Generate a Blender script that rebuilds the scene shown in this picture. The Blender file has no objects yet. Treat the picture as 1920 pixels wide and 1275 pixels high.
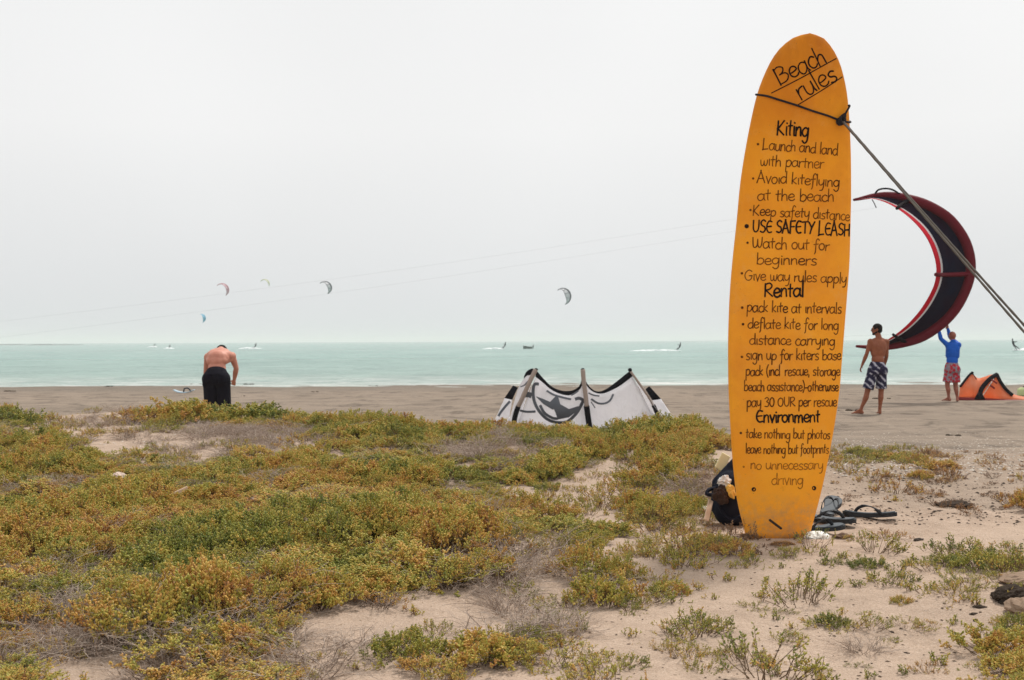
import bpy, bmesh, math, random
import numpy as np
from mathutils import Vector, Matrix, Euler, Quaternion

sc = bpy.context.scene
COL = sc.collection
R = math.radians

# ------------------------------------------------------------------ camera
CAMZ = 1.5
cam_d = bpy.data.cameras.new('camera')
cam = bpy.data.objects.new('camera', cam_d); COL.objects.link(cam); sc.camera = cam
cam_d.sensor_width = 36.0; cam_d.lens = 45.0
cam_d.clip_start = 0.05; cam_d.clip_end = 60000
ROLL, PITCH = 0.0039, 0.00075
cam.matrix_world = Matrix.Translation((0, 0, CAMZ)) @ Matrix.Rotation(R(90) + PITCH, 4, 'X') @ Matrix.Rotation(-ROLL, 4, 'Z')
cam_d.dof.use_dof = True; cam_d.dof.focus_distance = 6.4; cam_d.dof.aperture_fstop = 9.0

# ------------------------------------------------------------------ sky and sun
SUN_EL, SUN_AZ = 58.0, 35.0       # azimuth clockwise from +Y: the hazy sun stands beyond the scene, to the right
world = bpy.data.worlds.new('World'); sc.world = world; world.use_nodes = True
wn = world.node_tree; wn.nodes.clear()
def WN(t, **k):
    n = wn.nodes.new(t)
    for a, b in k.items(): setattr(n, a, b)
    return n
wo = WN('ShaderNodeOutputWorld'); bg = WN('ShaderNodeBackground'); bg.inputs[1].default_value = 0.1
sky = WN('ShaderNodeTexSky', sky_type='NISHITA'); sky.sun_disc = False
sky.sun_elevation = R(SUN_EL); sky.sun_rotation = R(SUN_AZ); sky.dust_density = 6; sky.air_density = 1.2
tc = WN('ShaderNodeTexCoord'); sep = WN('ShaderNodeSeparateXYZ')
wn.links.new(tc.outputs['Generated'], sep.inputs[0])
ramp = WN('ShaderNodeValToRGB')
ramp.color_ramp.elements[0].position = 0.0; ramp.color_ramp.elements[0].color = (0.745, 0.765, 0.785, 1)
ramp.color_ramp.elements[1].position = 1.0; ramp.color_ramp.elements[1].color = (0.92, 0.92, 0.91, 1)
e = ramp.color_ramp.elements.new(0.16); e.color = (0.91, 0.913, 0.912, 1)
wn.links.new(sep.outputs['Z'], ramp.inputs[0])
cl = WN('ShaderNodeTexNoise'); cl.inputs['Scale'].default_value = 1.6; cl.inputs['Detail'].default_value = 3
wn.links.new(tc.outputs['Generated'], cl.inputs['Vector'])
clr = WN('ShaderNodeMapRange'); clr.inputs[1].default_value = 0.3; clr.inputs[2].default_value = 0.7
clr.inputs[3].default_value = 0.93; clr.inputs[4].default_value = 1.06
wn.links.new(cl.outputs[0], clr.inputs[0])
sc1 = WN('ShaderNodeVectorMath', operation='SCALE'); wn.links.new(ramp.outputs[0], sc1.inputs[0]); wn.links.new(clr.outputs[0], sc1.inputs['Scale'])
sc2 = WN('ShaderNodeVectorMath', operation='SCALE'); sc2.inputs['Scale'].default_value = 10.0
wn.links.new(sc1.outputs[0], sc2.inputs[0])
mx = WN('ShaderNodeMix', data_type='RGBA'); mx.inputs[0].default_value = 0.95     # thin high overcast over the clear sky
wn.links.new(sky.outputs[0], mx.inputs[6]); wn.links.new(sc2.outputs[0], mx.inputs[7])
wn.links.new(mx.outputs[2], bg.inputs[0]); wn.links.new(bg.outputs[0], wo.inputs[0])

sun_d = bpy.data.lights.new('sun', 'SUN'); sun_d.energy = 2.8; sun_d.angle = R(8); sun_d.color = (1.0, 0.95, 0.88)
sun = bpy.data.objects.new('sun', sun_d); COL.objects.link(sun)
az, el = R(SUN_AZ), R(SUN_EL)
to_sun = Vector((math.sin(az)*math.cos(el), math.cos(az)*math.cos(el), math.sin(el)))
sun.rotation_euler = to_sun.to_track_quat('Z', 'Y').to_euler()

sc.view_settings.view_transform = 'Standard'; sc.view_settings.look = 'None'
sc.view_settings.exposure = 0.0; sc.view_settings.gamma = 1.0
sc.view_settings.use_curve_mapping = False
sc.render.engine = 'CYCLES'
sc.cycles.use_denoising = True
sc.cycles.volume_bounces = 1
sc.cycles.max_bounces = 6; sc.cycles.diffuse_bounces = 3
sc.cycles.transparent_max_bounces = 8

# ------------------------------------------------------------------ maths helpers
FPX = 2400.0
CM = cam.matrix_world.to_3x3()
def P(px, py, d):
    v = CM @ Vector(((px-960)/FPX, (637.5-py)/FPX, -1.0))
    v = v * (d / v.y)
    return Vector((v.x, v.y, v.z + CAMZ))
def proj(x, y, z):
    CI = CM.transposed()
    v = CI @ Vector((x, y, z-CAMZ))
    return 960 + FPX*v.x/-v.z, 637.5 - FPX*v.y/-v.z

def _hash(ix, iy, s):
    h = (ix.astype(np.int64)*374761393 + iy.astype(np.int64)*668265263 + s*1442695041) & 0xffffffff
    h = ((h ^ (h >> 13))*1274126177) & 0xffffffff
    h = (h ^ (h >> 16))
    return (h & 0xffffff).astype(np.float64)/0xffffff
def vnoise(x, y, s=0):
    x = np.asarray(x, dtype=np.float64); y = np.asarray(y, dtype=np.float64)
    ix = np.floor(x); iy = np.floor(y); fx = x-ix; fy = y-iy
    fx = fx*fx*fx*(fx*(fx*6-15)+10); fy = fy*fy*fy*(fy*(fy*6-15)+10)
    a = _hash(ix, iy, s); b = _hash(ix+1, iy, s); c = _hash(ix, iy+1, s); d = _hash(ix+1, iy+1, s)
    return (a*(1-fx)+b*fx)*(1-fy) + (c*(1-fx)+d*fx)*fy          # 0..1
def sn(x, y, sc_, s=0):                                           # -1..1, rotated a little so lattices do not line up
    a = 0.6 + s*1.3
    return 2*vnoise((x*math.cos(a)-y*math.sin(a))/sc_, (x*math.sin(a)+y*math.cos(a))/sc_, s)-1
def sm(v, a, b):
    t = np.clip((np.asarray(v, dtype=np.float64)-a)/(b-a), 0, 1); return t*t*(3-2*t)

# bare-sand hollows and mounds on the dune, in metres: x, y, radius, height
BUMPS = [(-2.0, 4.3, .5, .05), (1.1, 3.9, .7, -.04), (2.3, 5.0, .9, .05), (.1, 4.7, .55, -.05), (-3.4, 5.6, 1.1, .06), (-1.4, 7.2, 1.0, .05),
         (1.7, 4.7, .45, .035), (2.95, 5.55, .5, .045), (2.0, 4.0, .5, -.045), (.6, 5.6, .6, -.03), (-.5, 5.6, .9, .06), (-2.7, 3.9, .35, -.05), (2.05, 6.6, .5, -.03), (3.2, 6.9, .5, .05),
         (2.9, 9.6, 1.0, .05), (1.85, 8.9, .7, .06)]
def terrain(x, y):
    x = np.asarray(x, dtype=np.float64); y = np.asarray(y, dtype=np.float64)
    xr = sm(x, 1.3, 2.6)                                          # 1 = open right-hand side
    plate = 0.53 + 0.17*sm(y, 6.5, 10)*(1-xr) + 0.06*sm(y, 11, 13)*(1-sm(x, -2.5, -1)) + .015*sm(y, 8.8, 10.2)*sm(x, -1.2, -.2)*(1-xr) - .02*xr
    w = sn(x, x*0, 3.0, 5)*.5
    ye = 13.3 - 2.6*sm(x, -3.0, -.6) - 2.2*xr + w
    yb = ye + 3.5 + 6.5*xr
    t = np.clip((y-ye)/(yb-ye), 0, 1); t = t*t*(3-2*t)
    und = .045*sn(x, y, 1.5, 1) + .022*sn(x, y, .62, 2) + .008*sn(x, y, .24, 3)
    foot = (.017*sn(x, y, .17, 4) + .009*sn(x, y, .08, 6))*(sm(x-.12*y, .4, 1.0))*sm(y, 5.2, 6.4)
    hum = und*(1-.45*xr)
    for bx_, by_, br, bh in BUMPS:
        hum = hum + bh*np.exp(-((x-bx_)**2+(y-by_)**2)/(br*br)*1.4)
    near = (plate + hum + foot + .0025*sn(x, y, .05, 7))
    beach = .022*sn(x, y, 2.2, 8)*(1-sm(y, 34, 44)) + .012*sn(x, y*1.5, 4.0, 18)*sm(y, 30, 40) + .004*sn(x, y, .8, 19) + .010*sn(x, y*2.0, .5, 9)*(1-sm(y, 30, 42)) - .0097*np.clip(y-36, 0, None)
    beach = np.maximum(beach, -1.0 + 0*beach)
    # behind and far to the sides the dune just goes on
    return near*(1-t) + beach*t
_cx, _cy, _cs = -26.0, 1.5, .05
_CZ = terrain(*np.meshgrid(np.arange(_cx, 26.1, _cs), np.arange(_cy, 58, _cs)))
_ch, _cw = _CZ.shape; _CL = _CZ.tolist()
def TZ(x, y):
    u = (x-_cx)/_cs; v = (y-_cy)/_cs
    if 0 <= u < _cw-1 and 0 <= v < _ch-1:
        j = int(u); i = int(v); u -= j; v -= i; a = _CL[i]; b = _CL[i+1]
        return (a[j]*(1-u)+a[j+1]*u)*(1-v)+(b[j]*(1-u)+b[j+1]*u)*v
    return float(terrain(np.array([x]), np.array([y]))[0])
def _h(ix, iy, s):
    h = (ix*374761393 + iy*668265263 + s*1442695041) & 0xffffffff
    h = ((h ^ (h >> 13))*1274126177) & 0xffffffff
    return ((h ^ (h >> 16)) & 0xffffff)/0xffffff
def sns(x, y, sc_, s=0):
    a = 0.6 + s*1.3; ca, sa = math.cos(a), math.sin(a); x, y = (x*ca-y*sa)/sc_, (x*sa+y*ca)/sc_
    ix, iy = math.floor(x), math.floor(y); fx, fy = x-ix, y-iy
    fx = fx*fx*fx*(fx*(fx*6-15)+10); fy = fy*fy*fy*(fy*(fy*6-15)+10)
    return 2*((_h(ix, iy, s)*(1-fx)+_h(ix+1, iy, s)*fx)*(1-fy)+(_h(ix, iy+1, s)*(1-fx)+_h(ix+1, iy+1, s)*fx)*fy)-1
def G(px, py, dmin=2.0, dmax=70):
    """where the ray through a point of the picture meets the ground"""
    v = CM @ Vector(((px-960)/FPX, (637.5-py)/FPX, -1.0)); v = v/v.y; d = dmin
    while d < dmax:
        x, z = v.x*d, CAMZ+v.z*d; gap = z-TZ(x, d)
        if gap <= .0005: break
        d += max(.012, gap*1.2)
    x = v.x*d; return Vector((x, d, TZ(x, d)))

def catmull(pts, n=8, closed=False):
    pts = [Vector(p) for p in pts]; out = []
    m = len(pts)
    for i in range(m if closed else m-1):
        p0 = pts[(i-1) % m] if (closed or i > 0) else pts[0]
        p1 = pts[i]; p2 = pts[(i+1) % m]
        p3 = pts[(i+2) % m] if (closed or i+2 < m) else pts[m-1]
        for k in range(n):
            t = k/n
            out.append(0.5*((2*p1)+(p2-p0)*t+(2*p0-5*p1+4*p2-p3)*t*t+(3*p1-p0-3*p2+p3)*t*t*t))
    if not closed: out.append(pts[-1])
    return out
def resample(pts, n):
    L = [0]
    for a, b in zip(pts, pts[1:]): L.append(L[-1]+(b-a).length)
    out = []; j = 0
    for i in range(n):
        s = L[-1]*i/(n-1)
        while j < len(L)-2 and L[j+1] < s: j += 1
        t = (s-L[j])/max(L[j+1]-L[j], 1e-9)
        out.append(pts[j].lerp(pts[j+1], min(max(t, 0), 1)))
    return out

# ------------------------------------------------------------------ object helpers
def link(o, parent=None):
    COL.objects.link(o)
    if parent is not None: o.parent = parent
    return o
def tag(o, label=None, cat=None, group=None, kind=None):
    if label: o['label'] = label
    if cat: o['category'] = cat
    if group: o['group'] = group
    if kind: o['kind'] = kind
    return o
def empty(name, loc=(0, 0, 0), rz=0):
    o = bpy.data.objects.new(name, None); o.empty_display_size = .1
    o.location = loc; o.rotation_euler = (0, 0, rz); return link(o)
def mobj(name, verts, faces, mats, parent=None, smooth=True, mi=None):
    me = bpy.data.meshes.new(name)
    me.from_pydata([tuple(v) for v in verts], [], faces)
    for m in (mats if isinstance(mats, (list, tuple)) else [mats]): me.materials.append(m)
    if smooth: me.polygons.foreach_set('use_smooth', [True]*len(me.polygons))
    if mi is not None: me.polygons.foreach_set('material_index', mi)
    me.update()
    o = bpy.data.objects.new(name, me); return link(o, parent)
def local(o, parent):
    """mesh built in world coordinates, parented to an empty at its base"""
    o.parent = parent
    o.matrix_parent_inverse = (Matrix.Translation(parent.location) @ parent.rotation_euler.to_matrix().to_4x4()).inverted()
    return o
class MB:
    def __init__(s): s.v = []; s.f = []; s.m = []
    def add(s, v, f, mi=0):
        b = len(s.v); s.v += [Vector(p) for p in v]; s.f += [tuple(b+i for i in q) for q in f]; s.m += [mi]*len(f)
    def tube(s, pts, r, seg=6, mi=0, caps=True):
        pts = [Vector(p) for p in pts]; n = len(pts)
        rr = r if isinstance(r, (list, tuple)) else [r]*n
        t = (pts[1]-pts[0]).normalized(); up = Vector((0, 0, 1)) if abs(t.z) < .9 else Vector((1, 0, 0))
        a = t.cross(up).normalized(); V = []; F = []
        for i in range(n):
            if i == 0: t = pts[1]-pts[0]
            elif i == n-1: t = pts[-1]-pts[-2]
            else: t = pts[i+1]-pts[i-1]
            t = t.normalized() if t.length > 1e-9 else Vector((0, 0, 1))
            a = (a - t*a.dot(t))
            a = a.normalized() if a.length > 1e-6 else t.orthogonal().normalized()
            b = t.cross(a)
            for k in range(seg):
                th = 2*math.pi*k/seg; V.append(pts[i]+(a*math.cos(th)+b*math.sin(th))*rr[i])
        for i in range(n-1):
            for k in range(seg):
                k2 = (k+1) % seg; F.append((i*seg+k, i*seg+k2, (i+1)*seg+k2, (i+1)*seg+k))
        if caps: F.append(tuple(range(seg))[::-1]); F.append(tuple((n-1)*seg+k for k in range(seg)))
        s.add(V, F, mi); return s
    def box(s, c, sx, sy, sz, rot=None, mi=0):
        c = Vector(c); M = rot if rot is not None else Matrix.Identity(3); V = []
        for x in (-1, 1):
            for y in (-1, 1):
                for z in (-1, 1): V.append(c + M @ Vector((x*sx/2, y*sy/2, z*sz/2)))
        s.add(V, [(0, 1, 3, 2), (4, 6, 7, 5), (0, 4, 5, 1), (2, 3, 7, 6), (0, 2, 6, 4), (1, 5, 7, 3)], mi); return s
    def grid(s, rows, mi=0):
        n = len(rows); m = len(rows[0]); V = [p for r_ in rows for p in r_]
        F = [(i*m+j, i*m+j+1, (i+1)*m+j+1, (i+1)*m+j) for i in range(n-1) for j in range(m-1)]
        s.add(V, F, mi); return s
    def ell(s, c, r, Rm=None, mi=0, nu=14, nv=9):
        c = Vector(c); M = Rm if Rm is not None else Matrix.Identity(3); V = [c+M@Vector((0, 0, r[2]))]; F = []
        for i in range(1, nv):
            ph = math.pi*i/nv
            for k in range(nu):
                th = 2*math.pi*k/nu
                V.append(c+M@Vector((r[0]*math.sin(ph)*math.cos(th), r[1]*math.sin(ph)*math.sin(th), r[2]*math.cos(ph))))
        V.append(c+M@Vector((0, 0, -r[2]))); L = len(V)-1
        for k in range(nu):
            k2 = (k+1) % nu
            F.append((0, 1+k, 1+k2)); F.append((L, 1+(nv-2)*nu+k2, 1+(nv-2)*nu+k))
            for i in range(nv-2): F.append((1+i*nu+k, 1+(i+1)*nu+k, 1+(i+1)*nu+k2, 1+i*nu+k2))
        s.add(V, F, mi); return s
    def cap(s, a, ra, b, rb, seg=10):
        """tapered capsule, closed"""
        a = Vector(a); b = Vector(b); t = b-a; L = t.length; t = t/L if L > 1e-6 else Vector((0, 0, 1)); pts = []; rr = []
        for k in range(1, 5):
            th = math.pi/2*(1-k/5); pts.append(a-t*ra*math.sin(th)); rr.append(ra*math.cos(th))
        pts.append(a); rr.append(ra); pts.append(b); rr.append(rb)
        for k in range(1, 5):
            th = math.pi/2*k/5; pts.append(b+t*rb*math.sin(th)); rr.append(rb*math.cos(th))
        return s.tube(pts, rr, seg)
    def build(s, name, mats, parent=None, smooth=True):
        return mobj(name, s.v, s.f, mats, parent, smooth, s.m)
    def fused(s, name, mat, parent=None, voxel=.012, it=5, decimate=None):
        """the union of the closed shapes as one smooth skin"""
        o = mobj(name, s.v, s.f, mat, parent, True)
        m = o.modifiers.new('r', 'REMESH'); m.mode = 'VOXEL'; m.voxel_size = voxel; m.use_smooth_shade = True
        m = o.modifiers.new('s', 'SMOOTH'); m.factor = .5; m.iterations = it
        dg = bpy.context.evaluated_depsgraph_get()
        me = bpy.data.meshes.new_from_object(o.evaluated_get(dg)); o.modifiers.clear(); old = o.data; o.data = me
        me.materials.clear(); me.materials.append(mat)
        me.polygons.foreach_set('use_smooth', [True]*len(me.polygons))
        me.name = name; bpy.data.meshes.remove(old)
        return o
def bevel(o, w=.004, seg=2):
    m = o.modifiers.new('b', 'BEVEL'); m.width = w; m.segments = seg; m.limit_method = 'ANGLE'; return o
def solid(o, t=.004):
    m = o.modifiers.new('s', 'SOLIDIFY'); m.thickness = t; m.offset = 0; return o

# ------------------------------------------------------------------ material helpers
class Mat:
    def __init__(s, name, rough=.8, spec=.3):
        s.m = bpy.data.materials.new(name); s.m.use_nodes = True; s.t = s.m.node_tree
        s.b = s.t.nodes['Principled BSDF']; s.b.inputs['Roughness'].default_value = rough
        s.b.inputs['Specular IOR Level'].default_value = spec
    def n(s, t, **k):
        n = s.t.nodes.new(t)
        for a, b in k.items():
            if a.startswith('i_'): n.inputs[a[2:].replace('_', ' ')].default_value = b
            else: setattr(n, a, b)
        return n
    def l(s, a, b): s.t.links.new(a, b)
    def coord(s, kind='Object'): return s.n('ShaderNodeTexCoord').outputs[kind]
    def geo(s): return s.n('ShaderNodeNewGeometry').outputs['Position']
    def noise(s, scale, detail=4, rough=.55, vec=None, dist=0):
        n = s.n('ShaderNodeTexNoise'); n.inputs['Scale'].default_value = scale; n.inputs['Detail'].default_value = detail
        n.inputs['Roughness'].default_value = rough; n.inputs['Distortion'].default_value = dist
        if vec is not None: s.l(vec, n.inputs['Vector'])
        return n.outputs[0]
    def rampf(s, fac, stops):
        r = s.n('ShaderNodeValToRGB'); el = r.color_ramp.elements
        while len(el) > 1: el.remove(el[-1])
        el[0].position = stops[0][0]; el[0].color = (*stops[0][1], 1)
        for p, c in stops[1:]:
            e = el.new(p); e.color = (*c, 1)
        s.l(fac, r.inputs[0]); return r.outputs[0]
    def mix(s, fac, a, b, mode='MIX'):
        m = s.n('ShaderNodeMix', data_type='RGBA', blend_type=mode)
        for sock, v in ((m.inputs[0], fac), (m.inputs[6], a), (m.inputs[7], b)):
            if isinstance(v, (int, float)): sock.default_value = v
            elif isinstance(v, tuple): sock.default_value = (*v, 1) if len(v) == 3 else v
            else: s.l(v, sock)
        return m.outputs[2]
    def math(s, op, a, b=0.0, clamp=False):
        m = s.n('ShaderNodeMath', operation=op); m.use_clamp = clamp
        for sock, v in ((m.inputs[0], a), (m.inputs[1], b)):
            if isinstance(v, (int, float)): sock.default_value = v
            else: s.l(v, sock)
        return m.outputs[0]
    def mr(s, v, a, b, c=0.0, d=1.0):
        m = s.n('ShaderNodeMapRange'); m.inputs[1].default_value = a; m.inputs[2].default_value = b
        m.inputs[3].default_value = c; m.inputs[4].default_value = d; s.l(v, m.inputs[0]); return m.outputs[0]
    def bump(s, h, strength=.5, dist=.01, prev=None):
        b = s.n('ShaderNodeBump'); b.inputs['Strength'].default_value = strength; b.inputs['Distance'].default_value = dist
        s.l(h, b.inputs['Height'])
        if prev is not None: s.l(prev, b.inputs['Normal'])
        return b.outputs[0]
    def col(s, c):
        if isinstance(c, tuple): s.b.inputs['Base Color'].default_value = (*c, 1)
        else: s.l(c, s.b.inputs['Base Color'])
        return s
    def nrm(s, x): s.l(x, s.b.inputs['Normal']); return s
    def vscale(s, vec, sx, sy, sz):
        m = s.n('ShaderNodeMapping'); m.inputs['Scale'].default_value = (sx, sy, sz); s.l(vec, m.inputs[0]); return m.outputs[0]

def cloth_glow(m, w=.35):
    """thin cloth lets daylight through"""
    t = m.node_tree; b = t.nodes['Principled BSDF']; o = t.nodes['Material Output']; tr = t.nodes.new('ShaderNodeBsdfTranslucent'); mx_ = t.nodes.new('ShaderNodeMixShader'); mx_.inputs[0].default_value = w
    if b.inputs['Base Color'].links: t.links.new(b.inputs['Base Color'].links[0].from_socket, tr.inputs[0])
    t.links.new(b.outputs[0], mx_.inputs[1]); t.links.new(tr.outputs[0], mx_.inputs[2]); t.links.new(mx_.outputs[0], o.inputs[0]); return m
def simple(name, c, rough=.7, var=.12, scale=20, bump=0.0, spec=.3, bd=.004):
    k = Mat(name, rough, spec); v = k.coord()
    n = k.noise(scale, 4, .6, v)
    k.col(k.mix(n, tuple(x*(1-var) for x in c), tuple(min(1, x*(1+var)) for x in c)))
    if bump: k.nrm(k.bump(k.noise(scale*4, 3, .6, v), bump, bd))
    return k.m

# ---- sand
k = Mat('sand', .95, .15); g = k.geo()
attr = k.n('ShaderNodeAttribute', attribute_name='beach').outputs['Fac']
wet = k.n('ShaderNodeAttribute', attribute_name='wet').outputs['Fac']
big = k.noise(.9, 5, .6, g); mid = k.noise(7, 5, .65, g); fine = k.noise(150, 3, .7, g); grit = k.noise(420, 2, .6, g)
dune = k.mix(k.mr(mid, .3, .7), (.31, .225, .165), (.51, .385, .295))
dune = k.mix(k.mr(big, .35, .7), dune, (.46, .345, .262))
bst = k.noise(1.0, 5, .65, k.vscale(g, .35, 1.6, 1)); b2 = k.noise(9, 4, .7, k.vscale(g, .6, 1.6, 1))
beach = k.mix(k.mr(bst, .38, .62), (.165, .130, .098), (.29, .228, .175))
beach = k.mix(k.mr(b2, .38, .72), beach, (.245, .192, .145))
b3 = k.noise(1, 5, .7, k.vscale(g, 1.3, .75, 1), .8); b4 = k.noise(1, 4, .7, k.vscale(g, .3, .22, 1), .8)
beach = k.mix(k.mr(b3, .52, .64, 0, .95), beach, (.105, .08, .06)); beach = k.mix(k.mr(b4, .55, .72, 0, .5), beach, (.13, .10, .075)); beach = k.mix(k.mr(b3, .40, .28, 0, .5), beach, (.38, .31, .245))  # dark and pale dashes paint the shading of trampled footprints
c = k.mix(attr, dune, beach)
c = k.mix(k.math('MULTIPLY', wet, .8), c, (.150, .125, .10))
c = k.mix(k.mr(fine, .54, .70, 0, .75), c, (.18, .13, .10))
c = k.mix(k.mr(fine, .44, .30, 0, .5), c, (.70, .62, .53))
c = k.mix(k.mr(grit, .6, .75, 0, .5), c, (.14, .11, .09))
vo = k.n('ShaderNodeTexVoronoi'); vo.inputs['Scale'].default_value = 46; k.l(g, vo.inputs['Vector'])
c = k.mix(k.math('MULTIPLY', k.mr(vo.outputs['Distance'], .13, .05), k.mr(mid, .5, .62)), c, (.17, .12, .085))
k.col(c)
n1 = k.bump(mid, .8, .035); n1 = k.bump(k.noise(38, 4, .65, g), .7, .012, n1); n1 = k.bump(fine, .6, .003, n1)
k.nrm(n1); SAND = k.m

# ---- water, milky turquoise
k = Mat('sea_water', .22, .5); g = k.geo(); k.b.inputs['IOR'].default_value = 1.33
sx = k.n('ShaderNodeSeparateXYZ'); k.l(g, sx.inputs[0]); Y = sx.outputs[1]
lg = k.math('LOGARITHM', k.math('MAXIMUM', Y, 1.0), 10.0)
shore = k.noise(.25, 4, .6, k.vscale(g, .3, 1, 1))
lg2 = k.math('ADD', lg, k.math('MULTIPLY', k.math('SUBTRACT', shore, .5), .10))
base = k.rampf(k.mr(lg2, 1.64, 3.2), [(0, (.44, .42, .37)), (.035, (.29, .33, .295)), (.12, (.19, .295, .255)), (.32, (.125, .28, .235)), (.6, (.08, .26, .205)), (1, (.065, .24, .185))])
streak = k.noise(1, 5, .6, k.vscale(g, .02, .09, 1)); st2 = k.noise(1, 4, .6, k.vscale(g, .3, 1.1, 1))
base = k.mix(k.mr(streak, .35, .7, 0, .35), base, (.26, .37, .34))
base = k.mix(k.mr(st2, .45, .75, 0, .35), base, (.16, .30, .27))
m1 = k.noise(1, 5, .65, k.vscale(g, 1.1, .9, 1), .4); m2 = k.noise(1, 5, .65, k.vscale(g, .35, .22, 1), .4); m3 = k.noise(1, 4, .6, k.vscale(g, .09, .035, 1), .3); m4 = k.noise(1, 4, .7, k.vscale(g, 2.6, .8, 1), .6)
for q_, lo_, hi_ in ((m4, 0, 0), (m1, 1.6, 1.95), (m2, 1.75, 2.2), (m3, 2.0, 2.9)):
    base = k.mix(k.mr(q_, .5, .72, 0, .55), base, (.08, .17, .15)); base = k.mix(k.mr(q_, .5, .30, 0, .35), base, (.28, .42, .37))
fm = k.noise(1, 5, .7, k.vscale(g, .45, 2.4, 1), .6)
foam = k.math('MULTIPLY', k.mr(fm, .5, .62), k.mr(lg, 1.80, 1.66))
base = k.mix(foam, base, (.74, .73, .70))
k.col(base)
k.l(k.mr(lg, 1.64, 2.5, .35, .2), k.b.inputs['Roughness'])
wv = k.noise(1, 5, .7, k.vscale(g, 1.4, 2.6, 1), .5); wv2 = k.noise(1, 4, .6, k.vscale(g, .12, .4, 1), .3)
n1 = k.bump(wv2, .9, .5); n1 = k.bump(wv, .9, .14, n1); k.nrm(n1); WATER = k.m

# ---- plants
def leaf_mat(name, stops, rough=.55):
    k = Mat(name, rough, .25); g = k.geo()
    t = k.n('ShaderNodeAttribute', attribute_name='tint').outputs['Fac']
    br = k.n('ShaderNodeAttribute', attribute_name='brown', attribute_type='INSTANCER').outputs['Fac']
    rnd = k.n('ShaderNodeObjectInfo').outputs['Random']
    n = k.noise(.9, 4, .65, g); n2 = k.noise(9, 3, .6, g)
    f = k.math('ADD', k.math('MULTIPLY', t, .55), k.math('MULTIPLY', k.math('SUBTRACT', n, .5), 1.3))
    f = k.math('ADD', f, k.math('MULTIPLY', k.math('SUBTRACT', n2, .5), 1.1))
    f = k.math('ADD', f, k.math('MULTIPLY_ADD' if False else 'MULTIPLY', rnd, .22))
    f = k.math('ADD', f, .09)
    f = k.math('ADD', f, br, True)
    k.col(k.rampf(f, stops))
    k.b.inputs['Subsurface Weight'].default_value = 0.0
    return k.m
LEAF = leaf_mat('succulent_leaf', [(0, (.12, .15, .030)), (.2, (.27, .275, .050)), (.44, (.45, .375, .075)), (.64, (.58, .345, .080)), (.84, (.42, .195, .065)), (1, (.19, .11, .065))])
k = Mat('dry_twig', .9, .1)
rn = k.n('ShaderNodeObjectInfo').outputs['Random']; tt = k.n('ShaderNodeAttribute', attribute_name='tint').outputs['Fac']
k.col(k.mix(tt, (.21, .155, .125), (.52, .43, .36))); TWIG = k.m
k = Mat('woody_stem', .9, .1); tt = k.n('ShaderNodeAttribute', attribute_name='tint').outputs['Fac']
k.col(k.mix(tt, (.10, .065, .04), (.24, .17, .11))); STEM = k.m

# ================================================================== SETTING
def geom(a, step, ratio, end):
    out = []; s = step
    while a < end: s *= ratio; a += s; out.append(a)
    return out
xs_in = list(np.arange(-6.6, 6.6001, .04))
xo = geom(6.6, .04, 1.10, 60) ; xo += geom(xo[-1], 6, 1.5, 12500)
xs = np.array([-v for v in reversed(xo)] + xs_in + xo)
ys_in = list(np.arange(2.2, 13.5, .04))
yo = geom(ys_in[-1], .04, 1.03, 48); yo += geom(yo[-1], .9, 1.25, 12500)
yb = geom(-2.2, .04, 1.25, 60); yb += geom(yb[-1], 8, 1.6, 12500)
ys = np.array([-v for v in reversed(yb)] + ys_in + yo)
XX, YY = np.meshgrid(xs, ys); ZZ = terrain(XX, YY)
nx, ny = len(xs), len(ys)
V = np.stack([XX.ravel(), YY.ravel(), ZZ.ravel()], 1)
I = np.arange(nx*ny).reshape(ny, nx)
F = np.stack([I[:-1, :-1].ravel(), I[:-1, 1:].ravel(), I[1:, 1:].ravel(), I[1:, :-1].ravel()], 1)
me = bpy.data.meshes.new('ground')
me.vertices.add(len(V)); me.vertices.foreach_set('co', V.ravel())
me.loops.add(F.size); me.loops.foreach_set('vertex_index', F.ravel().astype(np.int32))
me.polygons.add(len(F)); me.polygons.foreach_set('loop_start', np.arange(0, F.size, 4, dtype=np.int32))
me.update(calc_edges=True)
me.polygons.foreach_set('use_smooth', [True]*len(F))
xr = sm(XX, 1.3, 2.6); ye = 13.3 - 2.6*sm(XX, -3.0, -.6) - 2.2*xr
bm_ = np.maximum(sm(YY + 1.2*sn(XX, YY, 1.3, 11), ye+1.5, ye+4.5+5*xr), .55*xr*sm(YY+.6*sn(XX, YY, .5, 14), 6.3, 7.6))
a = me.attributes.new('beach', 'FLOAT', 'POINT'); a.data.foreach_set('value', bm_.ravel())
wt = sm(YY + 1.2*sn(XX, YY*2, 3.5, 12), 37, 45)*.9
a = me.attributes.new('wet', 'FLOAT', 'POINT'); a.data.foreach_set('value', wt.ravel())
me.materials.append(SAND)
ground = link(bpy.data.objects.new('ground', me)); ground['kind'] = 'structure'

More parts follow.
